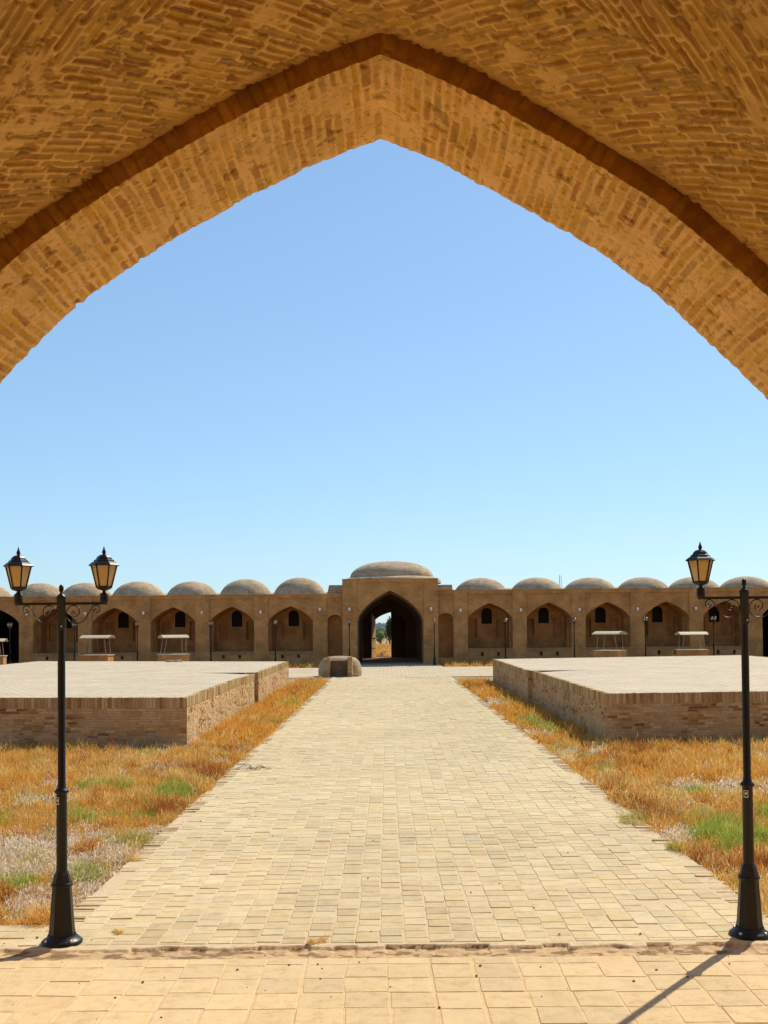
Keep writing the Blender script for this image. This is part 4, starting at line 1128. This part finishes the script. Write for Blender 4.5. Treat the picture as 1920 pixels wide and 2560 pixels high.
far = [(-26.4, 'small far lamp post before the black opening at the left end of the building'),
       (-21.88, 'small far lamp post seen just right of the near left post'),
       (-17.47, 'small far lamp post between the two left bench shelters'),
       (-12.34, 'small far lamp post third to the left of the gate block'),
       (-7.83, 'small far lamp post in front of the niche nearest the gate on the left'),
       (-2.65, 'small far lamp post standing against the left shoulder of the gate'),
       (3.28, 'small far lamp post standing against the right shoulder of the gate, base in view'),
       (8.25, 'small far lamp post in front of the niche nearest the gate on the right'),
       (13.06, 'small far lamp post just left of the arched right bench shelter'),
       (18.02, 'small far lamp post between the two right bench shelters'),
       (22.78, 'small far lamp post under the near right lantern arm')]
for i, (x, lab) in enumerate(far):
    c = copy_tree(lp); c.location = (x, 75.5, -0.02); c.rotation_euler = (0, 0, math.radians(90 + rnd.uniform(-5, 5)))
    c.scale = (1, 1, 1.0)
    tag(c, lab, 'lamp post', LG)

# ------------------------------------------------------------------ bench shelters with curved roofs
def shelter(x, y, rz, wdt, z_top, label, lean=0.0, base_w=1.8):
    r = empty('bench_shelter', (x, y, -0.1), label, 'shelter', 'curved roof shelters behind the platforms', rz)
    mb = MB(); mb.box((-base_w/2, -0.5, 0), (base_w/2, 0.5, 1.08)); mb.build('base', M_fac, r)
    mb = MB(); mb.box((-base_w/2-0.05, -0.56, 1.083), (base_w/2+0.05, 0.56, 1.135)); mb.build('seat_slab', M_roofs, r)
    for sx in (-1, 1):
        for sy in (-1, 1):
            mb = MB(); xb = sx*(base_w/2-0.18); 
            mb.tube([(xb+sx*0.02, sy*0.4, 1.16), (xb-sx*0.02, sy*0.42, 1.45), (xb-sx*0.07+lean, sy*0.45, 1.9), (xb-sx*0.06+lean, sy*0.5, z_top-0.06)], 0.017, 6)
            mb.build('post', M_post, r)
    mb = MB(); n = 12; D = 0.62; up = 0.17
    for k in range(n):
        a0, a1 = -1+2*k/n, -1+2*(k+1)/n
        f = lambda t: (D*t, z_top-up*t*t+0.1)
        (ya, za), (yb, zb) = f(a0), f(a1)
        for dz, in ((0.0,), (-0.035,)):
            mb.face([(-wdt/2, ya, za+dz), (wdt/2, ya, za+dz), (wdt/2, yb, zb+dz), (-wdt/2, yb, zb+dz)], smooth=False)
        for xx in (-wdt/2, wdt/2):
            mb.face([(xx, ya, za), (xx, yb, zb), (xx, yb, zb-0.035), (xx, ya, za-0.035)])
    for yy_, zz_ in ((-D, z_top-up+0.1), (D, z_top-up+0.1)):
        mb.face([(-wdt/2, yy_, zz_), (wdt/2, yy_, zz_), (wdt/2, yy_, zz_-0.035), (-wdt/2, yy_, zz_-0.035)])
    ro = mb.build('curved_roof', M_roofs, r)
    mb = MB()
    for k in range(7):
        xx = -wdt/2+0.08+(wdt-0.16)*k/6
        mb.tube([(xx, D*t, z_top-up*t*t+0.045) for t in np.linspace(-1, 1, 9)], 0.016, 5)
    mb.build('rafters', M_post, ro)
    return r
shelter(-18.85, 70.2, math.radians(-6), 1.95, 2.30, 'bench shelter with a flat looking curved roof, right of the near left lamp post')
shelter(-13.9, 70.2, math.radians(28), 1.75, 2.28, 'bench shelter with a drooping ribbed roof, second from the left edge', lean=0.05)
shelter(-25.8, 70.2, math.radians(8), 1.95, 2.14, 'bench shelter cut off by the left edge of the picture')
shelter(14.45, 70.2, math.radians(-42), 1.95, 2.26, 'bench shelter with its arched roof end in view, left of the two right shelters')
shelter(19.75, 70.2, math.radians(3), 1.85, 2.18, 'bench shelter with a straight roof edge, nearest the right lamp post')
# little heap of broken brick on the far edge of the left platform
hp = MB(); rr_ = random.Random(3)
for k in range(9):
    x, y, s_ = rr_.uniform(-0.45, 0.45), rr_.uniform(-0.2, 0.2), rr_.uniform(0.05, 0.12)
    hp.box((x-s_, y-s_*0.6, 0), (x+s_, y+s_*0.6, s_*rr_.uniform(0.5, 1.1)))
o = hp.build('brick_heap', M_stone); o.location = (-10.0, 50.6, 1.10); tag(o, 'low heap of broken brick on the far edge of the left platform', 'rubble')

# ------------------------------------------------------------------ what lies beyond the gate
def tree(x, y, h, cr, label, col, seed, n=1500, trunk=0.06):
    r = empty('tree', (x, y, -0.12), label, 'tree', 'trees beyond the gate')
    rg = np.random.default_rng(seed)
    mb = MB()
    mb.tube([(0, 0, 0), (0.05*h*0.2, 0, h*0.35), (-0.02*h, 0.02*h, h*0.7)], [trunk*h*0.5, trunk*h*0.35, trunk*h*0.12], 7)
    for k in range(5):
        a = rg.uniform(0, 6.28); mb.tube([(0, 0, h*rg.uniform(0.3, 0.5)), (cr*0.6*math.cos(a), cr*0.6*math.sin(a), h*rg.uniform(0.6, 0.8))], [trunk*h*0.2, trunk*h*0.07], 5)
    mb.build('trunk', M_bark, r)
    cc = rg.normal(0, 1, (14, 3)); cc /= np.linalg.norm(cc, axis=1)[:, None]; cc = cc*np.array([cr, cr, h*0.33])*0.62 + [0, 0, h*0.62]
    ci = rg.integers(0, 14, n)
    p_ = cc[ci] + rg.normal(0, 1, (n, 3))*np.array([cr*0.22, cr*0.22, h*0.09])
    sz = h*0.035
    V_ = p_[:, None, :] + rg.normal(0, sz, (n, 3, 3))
    C_ = np.array(col)*(0.7+0.6*rg.random((n, 1)))
    tri_obj('crown', V_, C_, M_plant, r)
tree(0.34, 150, 4.3, 0.34, 'thin dark tree at the right side of the open door', (0.11, 0.12, 0.07), 1)
tree(-0.95, 150, 2.2, 0.6, 'bright green small tree in the middle of the open door', (0.27, 0.36, 0.12), 2)
tree(-0.1, 185, 2.5, 1.0, 'low grey green tree behind, right of the bright green one', (0.20, 0.20, 0.13), 3)
tree(-2.0, 180, 3.0, 1.5, 'low bushy tree at the left side of the open door', (0.18, 0.21, 0.13), 4)
rg = np.random.default_rng(21)
n = 30000
px = rg.uniform(-60, 60, n); hh_ = 3.2 + 1.6*fbm(px*0.12, px*0+1, 3) * 1.0 + 1.2*fbm(px*0.6, px*0, 8)
pz = rg.random(n)**0.8*hh_ - 0.2
P_ = np.stack([px, 420 + rg.normal(0, 6, n), pz], -1)
V_ = P_[:, None, :] + rg.normal(0, 0.35, (n, 3, 3))
tag(tri_obj('distant_woodland', V_, np.array((0.24, 0.30, 0.32))*(0.85+0.3*rg.random((n, 1))), M_plant), 'haze-tinted blue green belt of trees on the horizon beyond the gate', 'woodland', kind='stuff')  # distance haze is put into the pale bluish leaf colour
rs_ = random.Random(9)
stones = [(-0.52, 98.5, 0.42, 0.30, 0.52, 'squared grey stone block standing outside the open door'),
          (-1.05, 99.2, 0.25, 0.2, 0.22, 'small pale stone left of the squared block outside the door'),
          (0.15, 101.0, 0.5, 0.3, 0.25, 'flat pale stone right of the squared block outside the door'),
          (-0.2, 108.0, 0.7, 0.4, 0.45, 'rounded boulder behind the squared block outside the door')]
for x, y, a, b, h_, lab in stones:
    mb = MB(); k = 10
    mb.lathe([(0.5, 0), (0.52, 0.4), (0.46, 0.85), (0.3, 1.0), (0, 1.02)], 4 if 'squared' in lab else 9, smooth=False, ph=0.8, jit=lambda q, L: 0.1*math.sin(3*q+x))
    o = mb.build('stone', M_stone); o.scale = (a*1.3, b*1.3, h_); o.location = (x, y, -0.12); tag(o, lab, 'stone', 'stones outside the gate')
# lattice mast on the horizon
ms = empty('radio_mast', (48.2, 300, -0.12), 'thin lattice radio mast rising above the domes right of the gate', 'mast')
mb = MB()
for k in range(3):
    a = k*2.094
    mb.tube([(1.1*math.cos(a), 1.1*math.sin(a), 0), (0.30*math.cos(a), 0.30*math.sin(a), 17.0)], 0.045, 5)
mb.build('legs', M_mast, ms)
mb = MB()
for j in range(16):
    z0, z1 = j*17/16, (j+1)*17/16
    for k in range(3):
        a, b = k*2.094, (k+1)*2.094
        r0, r1 = 1.1-0.8*z0/17, 1.1-0.8*z1/17
        mb.tube([(r0*math.cos(a), r0*math.sin(a), z0), (r1*math.cos(b), r1*math.sin(b), z1)], 0.022, 4)
mb.build('bracing', M_mast, ms)

# ------------------------------------------------------------------ vegetation
TYPES = {  # colour list, height, spread, blade half width, droop
    'straw': ([(0.82, 0.56, 0.18), (0.88, 0.66, 0.28), (0.76, 0.48, 0.13)], 0.21, 0.9),
    'orange': ([(0.74, 0.38, 0.07), (0.80, 0.46, 0.10), (0.70, 0.34, 0.055)], 0.22, 0.8),
    'rust': ([(0.48, 0.18, 0.04), (0.56, 0.24, 0.06), (0.40, 0.15, 0.04)], 0.24, 0.7),
    'pale': ([(0.88, 0.75, 0.56), (0.80, 0.64, 0.46), (0.90, 0.82, 0.66), (0.68, 0.48, 0.28)], 0.19, 1.0),
    'green': ([(0.38, 0.46, 0.07), (0.50, 0.54, 0.11), (0.30, 0.39, 0.06)], 0.26, 0.8),
    'olive': ([(0.52, 0.44, 0.11), (0.60, 0.50, 0.17), (0.48, 0.43, 0.10)], 0.22, 0.85),
}
def plant_tris(cx_, cy_, cz_, typ, nb, hs, rad, wid, rg):
    """many clumps at once: arrays cx_,cy_,cz_,hs,rad; nb blades each"""
    cols, H0, spread = TYPES[typ]
    N = len(cx_); M_ = N*nb
    bx = np.repeat(cx_, nb); by = np.repeat(cy_, nb); bz = np.repeat(cz_, nb); hh = np.repeat(hs, nb); rr = np.repeat(rad, nb)
    ww = np.repeat(wid, nb)
    a = rg.random(M_)*2*np.pi; q = np.sqrt(rg.random(M_))
    x0 = bx + rr*q*np.cos(a)*0.7; y0 = by + rr*q*np.sin(a)*0.7
    tilt = q*spread*rg.uniform(0.5, 1.2, M_)
    L = hh*rg.uniform(0.5, 1.1, M_)*(1-0.35*q)
    a2 = a + rg.normal(0, 0.7, M_)
    # start part-way up the stem for twig texture
    st = rg.random(M_)**1.3*0.75
    dx, dy, dz = np.sin(tilt)*np.cos(a2), np.sin(tilt)*np.sin(a2), np.cos(tilt)
    p0 = np.stack([x0 + dx*L*st, y0 + dy*L*st, bz + dz*L*st], -1)
    jit = rg.normal(0, 0.35, (M_, 3))
    dirv = np.stack([dx, dy, dz], -1) + jit; dirv /= np.linalg.norm(dirv, axis=1)[:, None]
    seglen = L*(0.25 + 0.45*(1-st))
    if typ == 'pale': seglen = seglen*0.55; ww = ww*1.7
    tip = p0 + dirv*seglen[:, None]
    sd = np.cross(dirv, rg.normal(0, 1, (M_, 3))); sd /= np.linalg.norm(sd, axis=1)[:, None]+1e-9
    V_ = np.stack([p0 - sd*ww[:, None], p0 + sd*ww[:, None], tip], 1)
    if typ == 'pale':
        V_ = np.stack([p0, tip - sd*ww[:, None], tip + sd*ww[:, None]], 1)
    C_ = np.array(cols)[rg.integers(0, len(cols), M_)]*rg.uniform(0.7, 1.25, (M_, 1))*np.repeat(rg.uniform(0.82, 1.15, N), nb)[:, None]
    return V_, np.clip(C_, 0, 0.9)

def blobs(x, y, lst):
    m_ = np.zeros_like(x)
    for bx, by, rx_, ry_ in lst:
        m_ = np.maximum(m_, np.exp(-(((x-bx)/rx_)**2 + ((y-by)/ry_)**2)))
    return m_
PALE = [(-4.0, 13.2, 1.3, 1.1), (-3.15, 11.4, 0.45, 1.3), (-4.4, 11.9, 1.1, 1.0), (-3.6, 12.6, 0.6, 1.2), (-3.4, 10.6, 0.4, 0.6), (3.55, 13.5, 0.25, 0.35), (4.1, 22.3, 1.0, 0.5),
        (5.6, 17.4, 1.0, 0.6), (-5.2, 16.5, 0.5, 0.4), (-4.0, 20.6, 0.5, 0.3), (3.7, 26.5, 0.3, 0.5), (3.5, 37, 0.3, 0.8), (3.5, 42, 0.2, 0.7), (-3.1, 14.0, 0.35, 0.5)]
RUST = [(-3.2, 19.5, 0.45, 1.5), (-3.3, 16.2, 0.35, 0.9), (3.9, 12.2, 0.5, 0.7), (3.65, 15.5, 0.35, 1.2), (4.3, 20.5, 0.7, 1.2), (5.0, 22.5, 1.2, 0.6), (3.5, 46, 0.5, 3), (-3.3, 23, 0.4, 1.5), (-3.7, 44, 0.4, 5), (-4.0, 20, 0.5, 0.8)]
OLIV = [(3.9, 30, 0.5, 3), (-3.4, 48, 0.5, 2.0), (-3.3, 29.5, 0.35, 1.6), (-4.2, 10.0, 0.7, 0.4), (4.5, 14.5, 0.8, 0.7), (-3.2, 13.4, 0.4, 0.6), (3.6, 22.6, 0.3, 0.7), (-5.0, 13.0, 0.3, 0.5), (-3.3, 39, 0.4, 1.5)]
GREE = [(3.8, 28.5, 0.25, 0.8), (-4.3, 15.2, 0.25, 0.3), (4.15, 13.4, 0.6, 0.6), (-4.9, 12.2, 0.4, 0.35), (-5.6, 14.6, 0.5, 0.4), (-3.9, 11.2, 0.25, 0.3), (5.6, 14.8, 0.5, 0.5), (-3.4, 17.2, 0.35, 0.5), (-4.7, 18.0, 0.4, 0.3), (4.9, 17.1, 0.3, 0.25), (-3.3, 36, 0.25, 0.8)]
def area(x0, x1, y0, y1, dens, nb, wid, rg, hscale=1.0, excl=None, name='dry_scrub', label=''):
    N = int((x1-x0)*(y1-y0)*dens)
    x = rg.uniform(x0, x1, N); y = rg.uniform(y0, y1, N)
    if excl is not None:
        k = excl(x, y); x, y = x[k], y[k]
    n1 = fbm(x*0.8, y*0.8, 201, 3); n2 = fbm(x*1.3+40, y*1.3, 202, 3)
    e = lambda b: blobs(x, y, b)*1.0
    sc_ = np.stack([0.56 + 0.0*x, 0.34+0.45*n1 + 0.12*(y > 24), 0.10+0.45*n2*0.9 + e(RUST)*0.45, 0.14+0.40*(1-n1) + e(PALE)*0.8, 0.06+0.36*n2 + e(GREE)*1.0, 0.13+0.42*(1-n2) + e(OLIV)*0.45], 1)
    sc_ = sc_ + rg.gumbel(0, 0.055, sc_.shape)
    sc_[:, 0] += 0.16*(fbm(x*3.1, y*3.1, 210, 3)-0.5); sc_[:, 5] += 0.30*(fbm(x*2.3, y*2.3, 211, 3)-0.5)
    sc_[:, 3] += 0.45*(fbm(x*2.7, y*2.7, 212, 3)-0.5); sc_[:, 2] += 0.4*(fbm(x*2.0, y*2.0, 213, 3)-0.5)
    ti = np.argmax(sc_, 1)
    Vs, Cs = [], []
    for i, t in enumerate(('straw', 'orange', 'rust', 'pale', 'green', 'olive')):
        k = ti == i
        if not k.any(): continue
        xx, yy_ = x[k], y[k]
        H0 = TYPES[t][1]
        hn = 0.45*fbm(xx*1.7, yy_*1.7, 300, 3) + 0.75*sstep(0.40, 0.62, fbm(xx*4.2, yy_*4.2, 301, 2))
        hs = H0*hscale*(0.45+1.1*hn)*rg.uniform(0.6, 1.2, len(xx))
        V_, C_ = plant_tris(xx, yy_, soil_z(xx, yy_)-0.01, t, nb, hs, rg.uniform(0.05, 0.12, len(xx))*(1+0*hs), np.full(len(xx), wid), rg)
        Vs.append(V_); Cs.append(C_)
    o = tri_obj(name, np.concatenate(Vs), np.concatenate(Cs), M_plant)
    tag(o, label, 'scrub', kind='stuff')
rg = np.random.default_rng(5)
def front_l(x, y): return (y < 24.1-0.116*(x+4.45)) & (x > -0.42*y-0.6)
def front_r(x, y): return (y < 24.2+0.078*(x-4.8)) & (x < 0.42*y+0.6)
area(-11.5, -2.93, 9.64, 15.5, 210, 46, 0.0035, rg, excl=front_l, name='dry_scrub', label='dry golden and whitish scrub filling the near left ground beside the path')
area(-11.5, -2.93, 15.5, 25.5, 120, 46, 0.005, rg, 1.1, excl=front_l, name='dry_scrub', label='dry golden and rust scrub in front of the left platform')
area(3.36, 11.5, 9.64, 15.5, 210, 46, 0.0035, rg, excl=front_r, name='dry_scrub', label='rust and green scrub filling the near right ground beside the path')
area(3.36, 11.5, 15.5, 25.5, 120, 46, 0.005, rg, 1.1, excl=front_r, name='dry_scrub', label='dry golden and rust scrub in front of the right platform')
area(-4.45, -2.92, 24, 37, 85, 40, 0.008, rg, 1.3, name='dry_scrub', label='orange scrub between the near half of the left platform and the path')
area(-4.45, -2.98, 37, 54, 50, 40, 0.011, rg, 1.4, name='dry_scrub', label='orange scrub between the far half of the left platform and the path')
area(3.35, 4.78, 24, 37, 85, 40, 0.008, rg, 1.2, name='dry_scrub', label='olive and orange scrub between the near half of the right platform and the path')
area(3.42, 4.75, 37, 52, 50, 40, 0.011, rg, 1.3, name='dry_scrub', label='rust scrub between the far half of the right platform and the path')
area(-17, -3.2, 72.4, 77.4, 22, 26, 0.016, rg, 1.6, name='dry_scrub', label='orange scrub strip at the foot of the building left of the gate')
area(3.9, 17, 72.4, 77.4, 22, 26, 0.016, rg, 1.6, name='dry_scrub', label='yellow scrub strip at the foot of the building right of the gate')
area(-30, -17.6, 60, 77.4, 6, 26, 0.018, rg, 1.6, name='dry_scrub', label='sparse scrub behind the outer end of the left platform')
area(-3.5, 2.5, 100, 150, 12, 20, 0.03, rg, 2.0, name='dry_scrub', label='dry field seen through the open gate door')

def tufts(x0, x1, y0, y1, dens, excl, rg, label):
    N = int((x1-x0)*(y1-y0)*dens)
    x = rg.uniform(x0, x1, N); y = rg.uniform(y0, y1, N); k = excl(x, y); x, y = x[k], y[k]
    Vs, Cs = [], []
    t = rg.random(len(x)) + 0.5*(fbm(x*0.9, y*0.9, 401, 3)-0.5)
    for lo, hi, ty in ((-9, 0.36, 'straw'), (0.36, 0.62, 'orange'), (0.62, 0.74, 'rust'), (0.74, 0.88, 'pale'), (0.88, 9, 'olive')):
        q = (t >= lo) & (t < hi)
        if not q.any(): continue
        n_ = q.sum(); rad = rg.uniform(0.10, 0.22, n_)
        V_, C_ = plant_tris(x[q], y[q], soil_z(x[q], y[q])-0.01, ty, 240, rg.uniform(0.16, 0.36, n_), rad, np.full(n_, 0.0042)*(1+y[q]*0.012), rg)
        Vs.append(V_); Cs.append(C_*0.97)
    tag(tri_obj('dry_tufts', np.concatenate(Vs), np.concatenate(Cs), M_plant), label, 'tufts', kind='stuff')
tufts(-10.5, -3.15, 9.9, 24.5, 3.4, front_l, rg, 'taller dry tufts standing in the scrub on the left of the path')
tufts(3.6, 10.5, 9.9, 24.5, 3.4, front_r, rg, 'taller dry tufts standing in the scrub on the right of the path')

# single bushes one can point to
def bush(x, y, r, h, typ, label, n=900, wid=0.004):
    rg = np.random.default_rng(int(abs(x*100+y*7)))
    k = 12
    a = rg.random(k)*6.28; q = np.sqrt(rg.random(k))*r
    cx_, cy_ = q*np.cos(a), q*np.sin(a)
    h *= 1.15; hs = h*(1-0.45*(q/r)**2)*rg.uniform(0.8, 1.15, k)
    V_, C_ = plant_tris(cx_, cy_, np.zeros(k), typ, n//k, hs, np.full(k, r*0.5), np.full(k, wid), rg)
    root = tri_obj('green_bush', V_, C_, M_plant)
    root.location = (x, y, float(soil_z(np.array([x]), np.array([y]))[0]))
    tag(root, label, 'bush', 'bushes growing in the dry ground')
    return root
BL = [(-4.6, 18.1, 0.34, 0.28, 'green', 'green bush left of the path, farthest back of the left green ones', 900, 0.005),
      (-3.5, 17.2, 0.30, 0.32, 'green', 'leafy green bush at the left path edge, upper of a pair', 1000, 0.005),
      (-3.38, 15.1, 0.24, 0.28, 'green', 'bright green bush at the left path edge, lower of a pair', 900, 0.0045),
      (-4.05, 15.1, 0.30, 0.30, 'green', 'rounded green bush left of the pair beside the left path edge', 1000, 0.0045),
      (-3.32, 11.6, 0.32, 0.30, 'green', 'pale green bush among whitish scrub, right of the near left lamp post', 1000, 0.0035),
      (-5.5, 17.1, 0.40, 0.22, 'green', 'low green bush behind the near left lamp post', 900, 0.005),
      (-3.18, 13.3, 0.34, 0.34, 'olive', 'olive bush touching the left path edge among whitish scrub', 1000, 0.004),
      (-4.0, 10.5, 0.35, 0.18, 'olive', 'low olive bush at the bottom left corner of the scrub', 900, 0.0035),
      (4.9, 17.2, 0.36, 0.26, 'green', 'green bush in golden scrub, midway between the right platform and lamp post', 1000, 0.005),
      (4.35, 13.7, 0.46, 0.30, 'green', 'largest bright green bush, beside the near right lamp post', 1800, 0.004),
      (3.75, 12.6, 0.24, 0.20, 'green', 'small green bush close to the right path edge, before a whitish clump', 900, 0.004),
      (3.33, 14.7, 0.20, 0.24, 'olive', 'dark green bush leaning over the right path edge', 900, 0.0045),
      (3.95, 19.8, 0.22, 0.30, 'olive', 'yellow green bush in rust scrub near the right platform corner', 900, 0.005),
      (4.1, 27.0, 0.25, 0.34, 'green', 'green bush beside the shaded side of the right platform', 700, 0.007)]
for b in BL: bush(*b)
def small_weed(x, y, r, h, typ, label, n=500, wid=0.0025):
    rg = np.random.default_rng(int(abs(x*313+y*17)))
    k = 5; a = rg.random(k)*6.28; q = np.sqrt(rg.random(k))*r
    V_, C_ = plant_tris(q*np.cos(a), q*np.sin(a), np.zeros(k), typ, n//k, np.full(k, h), np.full(k, r*0.6), np.full(k, wid), rg)
    o = tri_obj('weed_tuft', V_, C_, M_plant); o.location = (x, y, -0.004)
    tag(o, label, 'weed', 'little weeds in the paving joints')
small_weed(-0.62, 9.05, 0.09, 0.06, 'straw', 'little dry tuft in the paving near the broken brick strip, left of centre')
small_weed(-2.35, 9.35, 0.05, 0.05, 'straw', 'tiny dry tuft in the paving just right of the near left lamp post base')
small_weed(3.25, 14.3, 0.16, 0.13, 'olive', 'low olive weed creeping over the right kerb of the path')
small_weed(-2.90, 12.3, 0.10, 0.08, 'straw', 'dry weed growing through the left kerb of the path')
small_weed(3.36, 12.6, 0.14, 0.14, 'green', 'green weed hanging over the right kerb near the front')
# dry tumbleweed on the paving and small pebbles
tw = empty('dry_weed', (-2.5, 20.0, 0.0), 'thin dry tumbleweed lying on the left side of the path', 'weed')
mb = MB(); rr_ = random.Random(2)
for k in range(16):
    a = rr_.uniform(0, 6.28); L = rr_.uniform(0.1, 0.3)
    mb.tube([(0.1*math.cos(a*2), 0.1*math.sin(a), 0.01), (L*0.6*math.cos(a), L*0.6*math.sin(a), rr_.uniform(0.04, 0.12)), (L*1.2*math.cos(a+0.5), L*1.2*math.sin(a+0.5), 0.015)], 0.003, 4)
mb.build('twigs', M_bark, tw)
M_peb = plain_mat('dark_pebble', (0.08, 0.05, 0.03), (0.30, 0.20, 0.12), rough=0.9)
pb = MB(); rr_ = random.Random(12)
for k in range(80):
    x, y = rr_.uniform(-3.4, 3.4), rr_.choice((rr_.uniform(7.0, 9.4), rr_.uniform(7.0, 18)))
    s_ = rr_.uniform(0.004, 0.012)
    pb.lathe([(s_, 0), (s_*0.9, s_*0.6), (0, s_)], 5, (x, y), smooth=False, ph=x)
o = pb.build('grit', M_peb); o.location.z = 0.005; tag(o, 'dark grit scattered over the paving', 'grit', kind='stuff')
